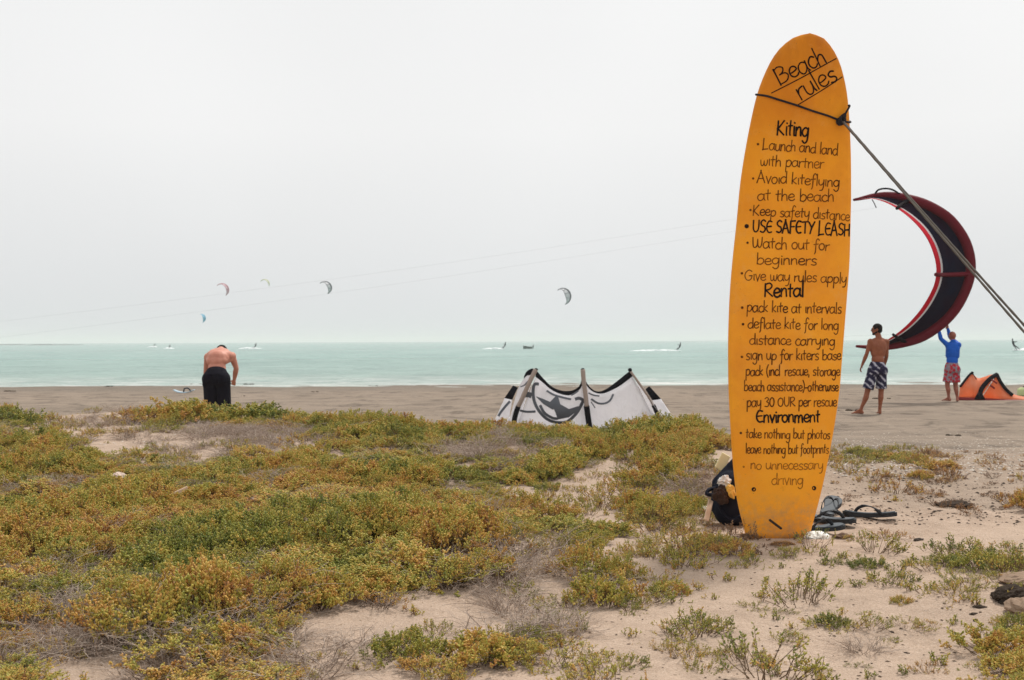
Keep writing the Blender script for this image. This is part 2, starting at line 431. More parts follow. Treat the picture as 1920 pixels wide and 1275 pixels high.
# the sea: rippled sheet, edges beyond the horizon
SEA = -0.10
wy = [44.0] + geom(44.0, .09, 1.012, 120); wy += geom(wy[-1], 2, 1.12, 12600)
wx = geom(0, .18, 1.02, 90); wx += geom(wx[-1], 3, 1.25, 12600); wx = [-v for v in reversed(wx)] + [0] + wx
WX, WY = np.meshgrid(np.array(wx), np.array(wy))
amp = 1 - sm(WY, 150, 600)
WZ = SEA + amp*(.016*sn(WX, WY*2.4, 1.6, 21) + .022*sn(WX*.5, WY*1.4, 2.6, 22)*sm(WY, 46, 60) + .008*sn(WX, WY*2, .6, 23))
n_, m_ = WX.shape; I = np.arange(n_*m_).reshape(n_, m_)
F = np.stack([I[:-1, :-1].ravel(), I[:-1, 1:].ravel(), I[1:, 1:].ravel(), I[1:, :-1].ravel()], 1)
me = bpy.data.meshes.new('sea'); V = np.stack([WX.ravel(), WY.ravel(), WZ.ravel()], 1)
me.vertices.add(len(V)); me.vertices.foreach_set('co', V.ravel())
me.loops.add(F.size); me.loops.foreach_set('vertex_index', F.ravel().astype(np.int32))
me.polygons.add(len(F)); me.polygons.foreach_set('loop_start', np.arange(0, F.size, 4, dtype=np.int32))
me.update(calc_edges=True); me.polygons.foreach_set('use_smooth', [True]*len(F)); me.materials.append(WATER)
sea = link(bpy.data.objects.new('sea_water', me)); sea['kind'] = 'structure'

# ================================================================== PLANTS
rng = random.Random(7)
def leaf(V, F, T, p, d, L, W, tint):
    d = d.normalized(); a = d.orthogonal().normalized(); b = d.cross(a)
    th = rng.random()*3; a, b = a*math.cos(th)+b*math.sin(th), b*math.cos(th)-a*math.sin(th)
    i = len(V); q = p+d*L*.62
    V += [p, q+a*W, q+b*W, q-a*W, q-b*W, p+d*L]
    F += [(i, i+2, i+1), (i, i+3, i+2), (i, i+4, i+3), (i, i+1, i+4), (i+5, i+1, i+2), (i+5, i+2, i+3), (i+5, i+3, i+4), (i+5, i+4, i+1)]
    T += [tint]*6
def stick(V, F, T, a, b, ra, rb, tint):
    t = (b-a); 
    if t.length < 1e-6: return
    t.normalize(); u = t.orthogonal().normalized(); w = t.cross(u); i = len(V)
    for p, r_ in ((a, ra), (b, rb)):
        for k in range(3):
            th = 2.094*k; V.append(p+(u*math.cos(th)+w*math.sin(th))*r_)
    T += [tint]*6
    F += [(i, i+1, i+4, i+3), (i+1, i+2, i+5, i+4), (i+2, i, i+3, i+5)]
def tmesh(name, V, F, T, mat):
    me = bpy.data.meshes.new(name); me.from_pydata([tuple(v) for v in V], [], F); me.materials.append(mat)
    a = me.attributes.new('tint', 'FLOAT', 'POINT'); a.data.foreach_set('value', T)
    me.polygons.foreach_set('use_smooth', [False]*len(me.polygons)); me.update(); return me
def sprig(V, F, T, SV, SF, ST, p, d, L, tint, dens=1.0, ls=1.0):
    """a shoot with plump little leaves around it"""
    d = d.normalized(); e = p + d*L + Vector((rng.gauss(0, .1*L), rng.gauss(0, .1*L), .12*L))
    stick(SV, SF, ST, p, e, .0011, .0007, rng.random())
    n = max(4, int(L/.0054*dens))
    for i in range(n):
        t = (i+rng.random())/n; q = p.lerp(e, .2+.8*t)
        s = Vector((rng.gauss(0, 1), rng.gauss(0, 1), rng.gauss(0, 1))).normalized()
        v = (d*.75+s*.85)
        l = rng.uniform(.0065, .0115)*ls*(1-.25*t)
        leaf(V, F, T, q, v, l, l*.25, min(1, max(0, tint+rng.gauss(0, .17)-.12*t)))
def make_shrub(rad, hgt, nb, seed, sparse=1.0, L=(.028, .062), tintm=.45, ls=1.0):
    """low succulent shrub: (leaf mesh, stem mesh)"""
    rng.seed(seed); V, F, T, SV, SF, ST = [], [], [], [], [], []
    lob = [(rng.uniform(0, 6.28), rng.uniform(.3, .8)) for _ in range(4)]
    for b in range(nb):
        th = rng.uniform(0, 2*math.pi); u = math.sqrt(rng.random())
        rr = rad*u*(1+.25*math.sin(2*th+lob[0][0])+.18*math.sin(3*th+lob[1][0])+rng.gauss(0, .06))
        h = hgt*(1-.75*u*u)*rng.uniform(.55, 1.12)*(1+.3*math.sin(2*th+lob[2][0])*u)
        tip = Vector((rr*math.cos(th), rr*math.sin(th), max(h, .008)))
        root = Vector((rr*.35*math.cos(th)+rng.gauss(0, rad*.1), rr*.35*math.sin(th)+rng.gauss(0, rad*.1), -.02))
        m1 = root.lerp(tip, .5)+Vector((0, 0, -h*.08))+Vector((rng.gauss(0, .008), rng.gauss(0, .008), 0))
        tn = rng.random()*.8
        if True:
            stick(SV, SF, ST, root, m1, .0022, .0016, tn); stick(SV, SF, ST, m1, tip, .0016, .001, tn)
        out = Vector((math.cos(th)*u, math.sin(th)*u, rng.uniform(.7, 1.5)))
        tint = tintm+rng.gauss(0, .2)
        for s in range(rng.choice((2, 3, 3, 4))):
            d = out+Vector((rng.gauss(0, .45), rng.gauss(0, .45), rng.gauss(0, .25)))
            q = tip+Vector((rng.gauss(0, .008), rng.gauss(0, .008), -rng.random()*.02))
            if q.z < .002: q.z = .002
            sprig(V, F, T, SV, SF, ST, q, d, rng.uniform(*L), tint, sparse, ls)
    return V, F, T, SV, SF, ST
def make_dry(rad, hgt, nb, seed, droop=.3):
    rng.seed(seed); V, F, T = [], [], []
    for b in range(nb):
        th = rng.uniform(0, 6.283); u = math.sqrt(rng.random())
        p = Vector((rad*.45*u*math.cos(th), rad*.45*u*math.sin(th), -.01))
        d = Vector((math.cos(th)+rng.gauss(0, .5), math.sin(th)+rng.gauss(0, .5), rng.uniform(.3, 1.6))).normalized()
        n = rng.randint(4, 7); L = rng.uniform(.5, 1.0)*rad/n*1.5; r_ = rng.uniform(.0010, .0026); tn = rng.random()
        for i in range(n):
            d = (d+Vector((rng.gauss(0, .35), rng.gauss(0, .35), rng.gauss(0, .25)-droop*.2))).normalized()
            q = p+d*L
            if q.z > hgt: q.z = hgt*rng.uniform(.9, 1)
            if q.z < .004: q.z = .004
            stick(V, F, T, p, q, r_, r_*.8, tn); r_ *= .8
            for w in range(rng.choice((0, 1, 1, 2))):
                dd = (d+Vector((rng.gauss(0, .8), rng.gauss(0, .8), rng.gauss(0, .6)))).normalized()
                stick(V, F, T, q, q+dd*L*rng.uniform(.3, .9), r_*.7, r_*.3, min(1, tn+rng.random()*.3))
            p = q
    return V, F, T
def two_mat(name, a, b):
    V, F, T, SV, SF, ST = a; n = len(V); nf = len(F)
    F2 = F+[tuple(n+i for i in f) for f in SF]
    me = tmesh(name, V+SV, F2, T+ST, LEAF); me.materials.append(STEM)
    me.polygons.foreach_set('material_index', [0]*nf+[1]*len(SF)); return me

SRC = []           # meshes instanced by the ground cover
def src(me):
    o = bpy.data.objects.new(me.name, me); SRC.append(o); return len(SRC)-1
shrub_raw = []
for i in range(5):
    a = make_shrub(.16, (.085, .11, .07, .10, .125)[i], 84, 10+i, 1.0, tintm=(.40, .5, .35, .55, .45)[i], ls=(1.6, 2.2, 1.8, 2.4, 2.0)[i])
    shrub_raw.append(a); src(two_mat('shrub_source', a, None))
for i in range(3):     # thin, leggy plants
    a = make_shrub(.15, (.075, .095, .055)[i], 30, 30+i, .75, (.02, .045), tintm=.4, ls=1.4)
    shrub_raw.append(a); src(two_mat('shrub_source', a, None))
for i in range(2):     # seedlings
    src(two_mat('seedling_source', make_shrub(.035, .03, 5, 50+i, .8, (.012, .024), tintm=.25, ls=1.3), None))
for i in range(3):     # dry twigs
    V, F, T = make_dry(.22, .11, 75, 70+i); src(tmesh('dry_twig_source', V, F, T, TWIG))
FULL, THIN, SEED, DRY = (0, 5), (5, 8), (8, 10), (10, 13)

def gn_scatter(name, pts, label):
    """pts: (pos, rot euler, scale vector, index, brown)"""
    me = bpy.data.meshes.new(name); me.from_pydata([tuple(p[0]) for p in pts], [], [])
    me.attributes.new('rot', 'FLOAT_VECTOR', 'POINT').data.foreach_set('vector', [c for p in pts for c in p[1]])
    me.attributes.new('scl', 'FLOAT_VECTOR', 'POINT').data.foreach_set('vector', [c for p in pts for c in p[2]])
    me.attributes.new('idx', 'INT', 'POINT').data.foreach_set('value', [p[3] for p in pts])
    me.attributes.new('brown', 'FLOAT', 'POINT').data.foreach_set('value', [p[4] for p in pts])
    o = link(bpy.data.objects.new(name, me)); o['kind'] = 'stuff'; o['label'] = label
    used = sorted(set(p[3] for p in pts))
    ng = bpy.data.node_groups.new(name, 'GeometryNodeTree')
    ng.interface.new_socket('Geometry', in_out='INPUT', socket_type='NodeSocketGeometry')
    ng.interface.new_socket('Geometry', in_out='OUTPUT', socket_type='NodeSocketGeometry')
    N = ng.nodes; gi = N.new('NodeGroupInput'); go = N.new('NodeGroupOutput'); jn = N.new('GeometryNodeJoinGeometry')
    def attr(nm, ty):
        a = N.new('GeometryNodeInputNamedAttribute'); a.data_type = ty; a.inputs[0].default_value = nm
        return [s for s in a.outputs if s.enabled][0]
    ia = attr('idx', 'INT'); ra = attr('rot', 'FLOAT_VECTOR'); sa = attr('scl', 'FLOAT_VECTOR')
    for u in used:
        cmp_ = N.new('FunctionNodeCompare'); cmp_.data_type = 'INT'; cmp_.operation = 'EQUAL'
        ins = [s for s in cmp_.inputs if s.enabled]; ng.links.new(ia, ins[0]); ins[1].default_value = u
        ob = N.new('GeometryNodeObjectInfo'); ob.inputs['Object'].default_value = SRC[u]; ob.inputs['As Instance'].default_value = True
        ip = N.new('GeometryNodeInstanceOnPoints')
        ng.links.new(gi.outputs[0], ip.inputs['Points']); ng.links.new(cmp_.outputs[0], ip.inputs['Selection'])
        ng.links.new(ob.outputs['Geometry'], ip.inputs['Instance']); ng.links.new(ra, ip.inputs['Rotation']); ng.links.new(sa, ip.inputs['Scale'])
        ng.links.new(ip.outputs[0], jn.inputs[0])
    ng.links.new(jn.outputs[0], go.inputs[0])
    m = o.modifiers.new('scatter', 'NODES'); m.node_group = ng
    return o

# how thickly the plants grow, by places on the dune (rows from far to near)
ROWS = """00000000000000000000000000000000
61048888886661345777763000000000
76300001136888888888885000221100
88632567888888754675660002122110
99899989988899787843643000122222
99989999999998778543543000011111
99999899999888777655664000011112
99999999999999976556663000000000
99999999999999875445664430000000
99999999999999864333566544333343
99999999999999843335542245554565
98889888999987533556421222223454
76778887785211122344221112211122
55467889960000021332222222222101
43346899930011232333333333322202
22335899810365554343433222221234
41114899711256554344333211212145
73101889711134433333433122121134""".split()
GRID = np.array([[int(c) for c in r_] for r_ in ROWS], dtype=float)
def density(px, py):
    u = px/60-.5; v = (py-755)/30
    u = min(max(u, 0), 30.999); v = min(max(v, 0), 16.999)
    i, j = int(v), int(u); fv, fu = v-i, u-j
    return ((GRID[i, j]*(1-fu)+GRID[i, j+1]*fu)*(1-fv)+(GRID[i+1, j]*(1-fu)+GRID[i+1, j+1]*fu)*fv)/9
DRYZ = [(420, 818, 150, 20, .7), (110, 1150, 170, 62, 1.0), (470, 1165, 90, 60, .6), (640, 955, 80, 26, .5), (960, 822, 110, 24, .7), (330, 1105, 120, 30, .5), (560, 1230, 60, 40, .5),
        (290, 1240, 90, 40, .4), (1010, 1200, 90, 40, .35), (1640, 1160, 60, 50, .35), (700, 1080, 70, 30, .3), (620, 790, 90, 18, .6), (100, 830, 70, 20, .5), (1300, 900, 90, 40, .35), (60, 905, 70, 22, .4)]
def dryness(px, py):
    return max([0]+[s*math.exp(-(((px-cx)/rx)**2+((py-cy)/ry)**2)*.9) for cx, cy, rx, ry, s in DRYZ])
KEEP = []       # spots kept free: (x, y, r)
def clear(v, r): KEEP.append((v.x, v.y, r))
pts = []; rng.seed(99)
def scatter_cover():
    y = 2.3
    while y < 17.2:
        stp = .088 if y < 9 else .115
        half = y*.5+1.2
        x = -half
        while x < half:
            xx = x+rng.uniform(-.5, .5)*stp*1.1; yy = y+rng.uniform(-.5, .5)*stp*1.1; x += stp
            z = TZ(xx, yy); px, py = proj(xx, yy, z+.05)
            if py < 742: continue
            d = density(px, min(py, 1280))
            if abs(px-960) > 1000: d = d*.9
            dr = max(dryness(px, py), .16 if px < 1150 and float(sns(xx, yy, .6, 61)) > .15 else 0)
            if 840 < px < 1370 and 845 < py < 1110: d *= .86
            if any((xx-a)**2+(yy-b)**2 < c*c for a, b, c in KEEP): continue
            n = .5+.5*float(sns(xx, yy, .45, 31))
            n2 = .5+.5*float(sns(xx, yy, .17, 33))
            if px > 1050 and py > 1075: d *= .86
            p = d*1.35-.98*(n-.30)*(1.35-d)-.5*(n2-.5)-.22*max(0, float(sns(xx, yy, .28, 63)))
            rz = rng.uniform(0, 6.283); tlt = (rng.gauss(0, .13), rng.gauss(0, .13), rz)
            brown = 0.0
            if px > 1500 and py < 1000: brown = .35+rng.uniform(-.2, .3)
            if px > 1560 and py < 865 and px < 1720: brown = .0
            if px > 1560 and 800 < py < 1000: d *= .62 if px < 1720 else .35
            if 1370 < px < 1520 and py < 1030: brown = .6
            if py > 1020 and px > 1400: brown = -.10
            if 1100 < py and px < 1100: brown += .10
            if dr > .12 and rng.random() < dr*.55:
                s = rng.uniform(.5, .95); pts.append(((xx, yy, z), tlt, (s, s, s*rng.uniform(.5, 1.1)), rng.randrange(*DRY), 0)); p -= .35*dr
                if rng.random() < dr: continue
            if p > .60:
                if rng.random() < .34:
                    hs = .45+.9*float(.5+.5*sns(xx, yy, .8, 35))
                    s = rng.uniform(.5, 1.05)*(.6+.4*min(1, p)); idx = rng.randrange(*FULL)
                    far = 1.25 if py < 800 else 1.0
                    pts.append(((xx, yy, z-.005), tlt, (s, s, s*hs*far), idx, brown))
            elif p > .30:
                if rng.random() < .30:
                    s = rng.uniform(.4, .8); pts.append(((xx, yy, z-.004), tlt, (s, s, s*rng.uniform(.6, 1.1)), rng.randrange(*THIN), brown))
            elif d > .05 and rng.random() < .10+d*.4:
                s = rng.uniform(.5, 1.2); pts.append(((xx, yy, z-.002), tlt, (s, s, s), rng.randrange(*SEED) if rng.random() < .75 else rng.randrange(*THIN), brown))
        y += stp

# ================================================================== SURFBOARD SIGN
k = Mat('orange_board', .42, .3); v = k.coord(); g = k.geo()
n = k.noise(3.2, 5, .6, v); n2 = k.noise(26, 5, .7, v)
sz = k.n('ShaderNodeSeparateXYZ'); k.l(g, sz.inputs[0])
c = k.mix(k.mr(n, .3, .7), (.88, .312, .008), (.96, .39, .012))
c = k.mix(k.mr(n2, .62, .8, 0, .35), c, (.42, .15, .02))
stn = k.noise(1.4, 5, .7, k.vscale(v, 3, 3, .5))
c = k.mix(k.math('MULTIPLY', k.mr(sz.outputs[2], 2.35, 2.98), k.mr(stn, .35, .75, .35, 1)), c, (.44, .125, .010))   # shade of the forward-curved nose, put into the colour in patches
c = k.mix(k.math('MULTIPLY', k.mr(sz.outputs[2], .78, .56), k.mr(n2, .4, .65)), c, (.48, .27, .11))                   # sandy foot
sc_n = k.noise(1, 3, .8, k.vscale(v, 90, 90, 5), .4); c = k.mix(k.mr(sc_n, .70, .74, 0, .35), c, (.90, .50, .14))
c = k.mix(k.mr(k.noise(4, 6, .78, v), .54, .74, 0, .6), c, (.86, .42, .09)); c = k.mix(k.mr(k.noise(2.2, 5, .7, v), .50, .72, 0, .55), c, (.70, .22, .010)); c = k.mix(k.mr(k.noise(130, 2, .5, v), .72, .76, 0, .7), c, (.30, .13, .03))
k.col(c); k.nrm(k.bump(k.noise(60, 4, .6, v), .15, .003, k.bump(k.noise(5, 3, .5, v), .25, .02))); k.l(k.mr(n2, .3, .7, .42, .68), k.b.inputs['Roughness']); BOARD = k.m
def ink(name, a, b_, wear):
    k = Mat(name, .7, .15); v = k.coord(); n = k.noise(70, 4, .8, v); n2 = k.noise(9, 3, .6, v)
    f = k.math('ADD', k.math('MULTIPLY', n, .6), k.math('MULTIPLY', n2, .4)); k.col(k.mix(k.mr(f, .5-wear, .78-wear), a, b_)); return k.m
INK = ink('black_paint', (.010, .007, .006), (.10, .035, .008), .0)
INK2 = ink('brown_ink', (.075, .022, .004), (.42, .13, .008), .04)
INK3 = ink('faded_ink', (.22, .07, .007), (.70, .24, .01), .06)
LEFT = [(1516, 64), (1490, 69.5), (1465, 88), (1448, 110), (1433, 140), (1420, 175), (1410, 216), (1400, 266), (1391, 320), (1386, 360), (1381, 415), (1373, 490), (1368, 553), (1365.5, 616), (1365, 670), (1366, 734), (1370, 812), (1374.5, 875), (1382, 938), (1392, 980), (1400, 1012)]
RIGHT = [(1516, 64), (1541, 70), (1558, 88), (1573, 115), (1584, 153), (1590, 190), (1593.5, 241), (1595.5, 291), (1596, 360), (1595, 415), (1593, 490), (1588.5, 553), (1583.5, 616), (1578.5, 680), (1574, 734), (1566, 790), (1556.5, 844), (1547, 891), (1536, 938), (1526, 975), (1516, 1012)]
def bdepth(py):
    s = (1000-py)/935.0                       # 0 foot, 1 nose
    return 6.20 + .22*s - .34*max(0, (s-.50)/.50)**2.2
NB = 64
Lc = [Vector((a, b, 0)) for a, b in LEFT]; Rc = [Vector((a, b, 0)) for a, b in RIGHT]
Lr = resample(catmull(Lc, 6), NB); Rr = resample(catmull(Rc, 6), NB)
def bth(t): return .030*(min(1, t*9+.12))**.5*(1 if t < .8 else 1-.35*(t-.8)/.2)
rows = []; NS = 28
for i in range(NB):
    a, b = Lr[i], Rr[i]; t = i/(NB-1)
    c = (a+b)/2; h = (b-a)/2; ring = []
    for j in range(NS):
        th = 2*math.pi*j/NS; cx = math.cos(th); sy = math.sin(th)
        u = math.copysign(abs(cx)**.75, cx); w = math.copysign(abs(sy)**.55, sy)
        q = c+h*u; ring.append(P(q.x, q.y, bdepth(q.y)) + Vector((0, w*bth(t)-(.014*(1-u*u) if w < 0 else 0), 0)))
    rows.append(ring+[ring[0]])
mb = MB(); V = []; F = []
for r_ in rows: V += r_[:-1]
for i in range(NB-1):
    for j in range(NS):
        j2 = (j+1) % NS; F.append((i*NS+j, (i+1)*NS+j, (i+1)*NS+j2, i*NS+j2))
F.append(tuple(range(NS))); F.append(tuple((NB-1)*NS+j for j in range(NS))[::-1])
base = G(1455, 1000); sign = empty('surfboard_sign', (P(1455, 1000, 6.2).x, 6.2, TZ(P(1455, 1000, 6.2).x, 6.2)))
clear(Vector((sign.location.x, 6.2, 0)), .10)
tag(sign, 'tall orange surfboard stood on end in the dune and lettered with beach rules', 'sign')
local(mobj('board', V, F, BOARD), sign)
# front face depth at a point of the board (by its outline), slightly proud
def edge_x(chain, py):
    for p, q in zip(chain, chain[1:]):
        if (p.y-py)*(q.y-py) <= 0 and p.y != q.y: return p.x+(q.x-p.x)*(py-p.y)/(q.y-p.y)
    return chain[-1].x
def front(px, py, lift=.0012):
    lx, rx = edge_x(Lr, py), edge_x(Rr, py); c = (lx+rx)/2; h = max((rx-lx)/2, 1)
    u = max(-1, min(1, (px-c)/h)); th_u = math.copysign(abs(u)**(1/.75), u)
    w = -(max(0, 1-th_u*th_u)**.5)**.55
    t = min(range(NB), key=lambda i: abs((Lr[i].y+Rr[i].y)/2-py))/(NB-1)
    return P(px, py, bdepth(py)) + Vector((0, w*bth(t)-.014*(1-u*u)-lift, 0))
# handwriting: each glyph is its advance width and strokes in units of the x-height; a doubled point is a corner
GL = {
'a': (.95, [[(.72, .85), (.42, 1.02), (.1, .82), (0, .42), (.18, .03), (.45, .02), (.7, .35), (.76, .98)], [(.76, 1), (.75, .3), (.88, .0)]]),
'b': (.9, [[(.1, 1.85), (.07, .05)], [(.08, .6), (.38, 1.0), (.74, .78), (.74, .3), (.45, 0), (.07, .1)]]),
'c': (.75, [[(.66, .85), (.4, 1.02), (.1, .75), (.03, .38), (.22, .03), (.5, 0), (.7, .18)]]),
'd': (.92, [[(.72, .85), (.4, 1), (.06, .72), (.03, .3), (.3, 0), (.6, .15), (.74, .5)], [(.76, 1.85), (.75, .6), (.78, 0)]]),
'e': (.82, [[(.05, .5), (.35, .5), (.68, .62), (.6, .93), (.33, 1.02), (.08, .75), (.04, .32), (.25, .02), (.55, .02), (.74, .2)]]),
'f': (.68, [[(.72, 1.6), (.5, 1.85), (.3, 1.5), (.27, .8), (.22, -.25), (.1, -.6)], [(.0, .92), (.0, .92), (.58, 1.0), (.58, 1.0)]]),
'g': (.95, [[(.72, .85), (.4, 1.02), (.07, .75), (.05, .3), (.34, .02), (.66, .28), (.76, .95)], [(.77, 1), (.76, .1), (.66, -.55), (.36, -.78), (.08, -.5)]]),
'h': (.85, [[(.1, 1.85), (.06, 0)], [(.07, .55), (.34, .98), (.6, .88), (.66, .5), (.68, 0)]]),
'i': (.32, [[(.12, 1), (.12, .3), (.16, 0)], [(.11, 1.42), (.15, 1.36)]]),
'k': (.78, [[(.1, 1.85), (.06, 0)], [(.6, 1), (.6, 1), (.1, .48), (.1, .48), (.64, 0), (.64, 0)]]),
'l': (.34, [[(.14, 1.85), (.12, 0)]]),
'm': (1.3, [[(.06, 1), (.06, 0)], [(.07, .6), (.3, 1), (.52, .85), (.56, .4), (.56, 0)], [(.57, .6), (.8, 1), (1.02, .85), (1.07, .4), (1.1, 0)]]),
'n': (.85, [[(.07, 1), (.06, 0)], [(.07, .6), (.34, 1), (.6, .88), (.64, .45), (.68, 0)]]),
'o': (.86, [[(.38, 1), (.1, .8), (.03, .4), (.22, .02), (.52, .02), (.72, .4), (.64, .85), (.36, 1.0)]]),
'p': (.9, [[(.1, 1), (.04, -.8)], [(.09, .7), (.4, 1.03), (.74, .8), (.72, .3), (.42, 0), (.08, .15)]]),
'r': (.62, [[(.08, 1), (.06, 0)], [(.07, .55), (.25, .9), (.58, .98)]]),
's': (.72, [[(.62, .88), (.38, 1.02), (.12, .85), (.2, .58), (.5, .42), (.58, .15), (.35, -.02), (.05, .08)]]),
't': (.66, [[(.28, 1.6), (.24, .3), (.3, .02)], [(.0, 1.02), (.0, 1.02), (.58, 1.06), (.58, 1.06)]]),
'u': (.86, [[(.06, 1), (.05, .35), (.22, .02), (.48, .05), (.66, .45), (.7, 1)], [(.7, 1), (.7, .3), (.78, 0)]]),
'v': (.74, [[(.03, 1), (.03, 1), (.32, 0), (.32, 0), (.64, 1), (.64, 1)]]),
'w': (1.1, [[(.04, 1), (.1, .2), (.28, 0), (.46, .3), (.5, .85)], [(.5, .85), (.55, .2), (.74, 0), (.92, .4), (.96, 1)]]),
'y': (.86, [[(.05, 1), (.05, .45), (.24, .15), (.5, .25), (.68, .6), (.7, 1)], [(.72, 1), (.68, -.1), (.5, -.65), (.2, -.7)]]),
'A': (1.15, [[(0, 0), (0, 0), (.45, 1.75), (.45, 1.75), (.98, 0), (.98, 0)], [(.18, .6), (.82, .64)]]),
'B': (1.15, [[(.12, 1.5), (.12, 1.5), (.1, 0), (.1, 0)], [(.12, 1.42), (.5, 1.55), (.85, 1.3), (.72, .95), (.4, .82), (.4, .82), (.85, .75), (1.0, .4), (.7, .05), (.1, .02)]]),
'E': (1.0, [[(.85, 1.5), (.4, 1.6), (.1, 1.1), (.1, .45), (.4, 0), (.85, .05)], [(.12, .82), (.78, .86)]]),
'G': (1.2, [[(1.0, 1.45), (.6, 1.7), (.15, 1.3), (.03, .7), (.3, .08), (.75, .05), (1.0, .45), (1.0, .75)], [(.62, .75), (1.05, .75)]]),
'K': (1.1, [[(.12, 1.7), (.08, 0)], [(.85, 1.7), (.85, 1.7), (.14, .75), (.14, .75), (.9, 0), (.9, 0)]]),
'L': (1.05, [[(.12, 1.75), (.12, 1.75), (.08, .0), (.08, 0), (.85, .06), (.85, .06)]]),
'O': (1.15, [[(.5, 1.55), (.1, 1.2), (.05, .5), (.35, .02), (.75, .1), (.95, .7), (.85, 1.3), (.48, 1.55)]]),
'R': (1.1, [[(.12, 1.6), (.08, 0)], [(.12, 1.5), (.6, 1.65), (.88, 1.3), (.6, .9), (.15, .8), (.15, .8), (.95, 0), (.95, 0)]]),
'S': (1.0, [[(.85, 1.42), (.5, 1.62), (.15, 1.3), (.3, .92), (.7, .7), (.82, .3), (.5, .0), (.08, .15)]]),
'T': (1.05, [[(.5, 1.6), (.48, 0)], [(.02, 1.58), (.98, 1.62)]]),
'U': (1.1, [[(.08, 1.6), (.08, .5), (.35, .02), (.7, .1), (.9, .6), (.92, 1.6)]]),
'W': (1.4, [[(.05, 1.6), (.12, .3), (.35, .02), (.62, .35), (.68, 1.3)], [(.68, 1.3), (.74, .3), (.98, .02), (1.2, .5), (1.26, 1.6)]]),
'Y': (1.05, [[(.05, 1.6), (.05, 1.6), (.5, .8), (.5, .8)], [(.95, 1.65), (.5, .8), (.25, 0)]]),
'H': (1.1, [[(.08, 1.6), (.08, 0)], [(.9, 1.6), (.9, 0)], [(.1, .8), (.88, .85)]]),
'F': (.95, [[(.12, 1.6), (.08, 0)], [(.1, 1.58), (.85, 1.62)], [(.1, .85), (.7, .88)]]),
'3': (.95, [[(.1, 1.4), (.45, 1.6), (.75, 1.3), (.4, .88), (.4, .88), (.8, .55), (.6, .05), (.05, .1)]]),
'0': (1.0, [[(.45, 1.6), (.1, 1.2), (.05, .5), (.3, .02), (.65, .1), (.82, .7), (.75, 1.3), (.43, 1.6)]]),
'(': (.5, [[(.4, 1.9), (.12, 1.2), (.1, .4), (.35, -.35)]]), ')': (.5, [[(.05, 1.9), (.32, 1.2), (.32, .4), (.05, -.35)]]),
',': (.35, [[(.12, .1), (.05, -.3)]]), '.': (.3, [[(.1, .06), (.16, .0)]]), '-': (.6, [[(.05, .55), (.5, .58)]]), ' ': (.55, []),
}
def ribbon(mb, pts2, w, lift):
    """pts2 in picture units on the board; flat brush stroke lying on the board"""
    pts2 = [p for i, p in enumerate(pts2) if i == 0 or (p-pts2[i-1]).length > .15]
    if len(pts2) < 2: return
    d0 = (pts2[1]-pts2[0]).normalized(); d1 = (pts2[-1]-pts2[-2]).normalized()
    pts2 = [pts2[0]-d0*w*.4]+pts2+[pts2[-1]+d1*w*.4]
    V = []
    for i, p in enumerate(pts2):
        a = pts2[max(i-1, 0)]; b = pts2[min(i+1, len(pts2)-1)]; t = (b-a).normalized(); nn = Vector((-t.y, t.x, 0))
        ww = w*(.5 if i in (0, len(pts2)-1) else 1)*rng.uniform(.9, 1.1)/2
        for s in (1, -1):
            q = p+nn*ww*s; V.append(front(q.x, q.y, lift))
    mb.add(V, [(2*i, 2*i+1, 2*i+3, 2*i+2) for i in range(len(pts2)-1)])
def write(text, x0, y0, x1, y1, xh, w, mat, bullet=None, bw=2.6, caps=1.0):
    mb = MB(); adv = sum(GL[c][0] for c in text)-.1; L = math.hypot(x1-x0, y1-y0); sx_ = L/adv
    ux, uy = (x1-x0)/L, (y1-y0)/L; vx, vy = uy, -ux; cur = 0; li = 0
    for ch in text:
        a, strokes = GL[ch]; jy = rng.uniform(-.07, .07); js = rng.uniform(.94, 1.06)
        for st in strokes:
            pp = []
            for (gx, gy) in st:
                X = (cur+gx)*sx_; Yy = (gy*js+jy)*xh*(caps if ch.isupper() else 1)+ .06*gx*xh
                pp.append(Vector((x0+ux*X+vx*Yy, y0+uy*X+vy*Yy, 0)))
            cc = catmull(pp, 5) if len(pp) > 2 else [pp[0].lerp(pp[1], i/6) for i in range(7)]
            li += 1; ribbon(mb, cc, w*rng.uniform(.88, 1.12), .0010+.00006*(li % 9))
        cur += a
    if bullet:
        b0 = mb; mb = MB(); n = 8; c = Vector((bullet[0], bullet[1], 0)); Vv = [front(c.x, c.y, .0015)]+[front(c.x+bw*math.cos(2*math.pi*i/n), c.y+bw*math.sin(2*math.pi*i/n), .0015) for i in range(n)]
        mb.add(Vv, [(0, 1+i, 1+(i+1) % n) for i in range(n)])
        local(mb.build('bullet_mark', mat, None, False), sign); mb = b0
    o = mb.build('lettering', mat, None, False); local(o, sign); return o
def line2(pp, w, mat):
    mb = MB(); ribbon(mb, catmull([Vector((a, b, 0)) for a, b in pp], 8), w, .0018); o = mb.build('underline', mat, None, False); local(o, sign)
rng.seed(5)
write('Beach', 1459, 163, 1547, 120, 20, 2.7, INK)
line2([(1444, 177), (1490, 154), (1530, 132), (1566, 111.5)], 1.9, INK)
write('rules', 1499, 192, 1568, 151, 21, 3.0, INK)
line2([(1492, 200), (1530, 177), (1555, 161), (1577, 146)], 1.9, INK)
write('Kiting', 1453, 255, 1512, 259, 16.5, 3.3, INK)
write('Launch and land', 1427, 282.5, 1567, 293, 11.5, 1.9, INK2, (1419, 272), 2.4)
write('with partner', 1423, 312, 1540, 318.6, 11.5, 1.8, INK2)
write('Avoid kiteflying', 1417, 344, 1571, 352, 11.5, 1.9, INK2, (1410, 336), 2.2)
write('at the beach', 1418, 377.6, 1560, 380, 12, 1.9, INK2)
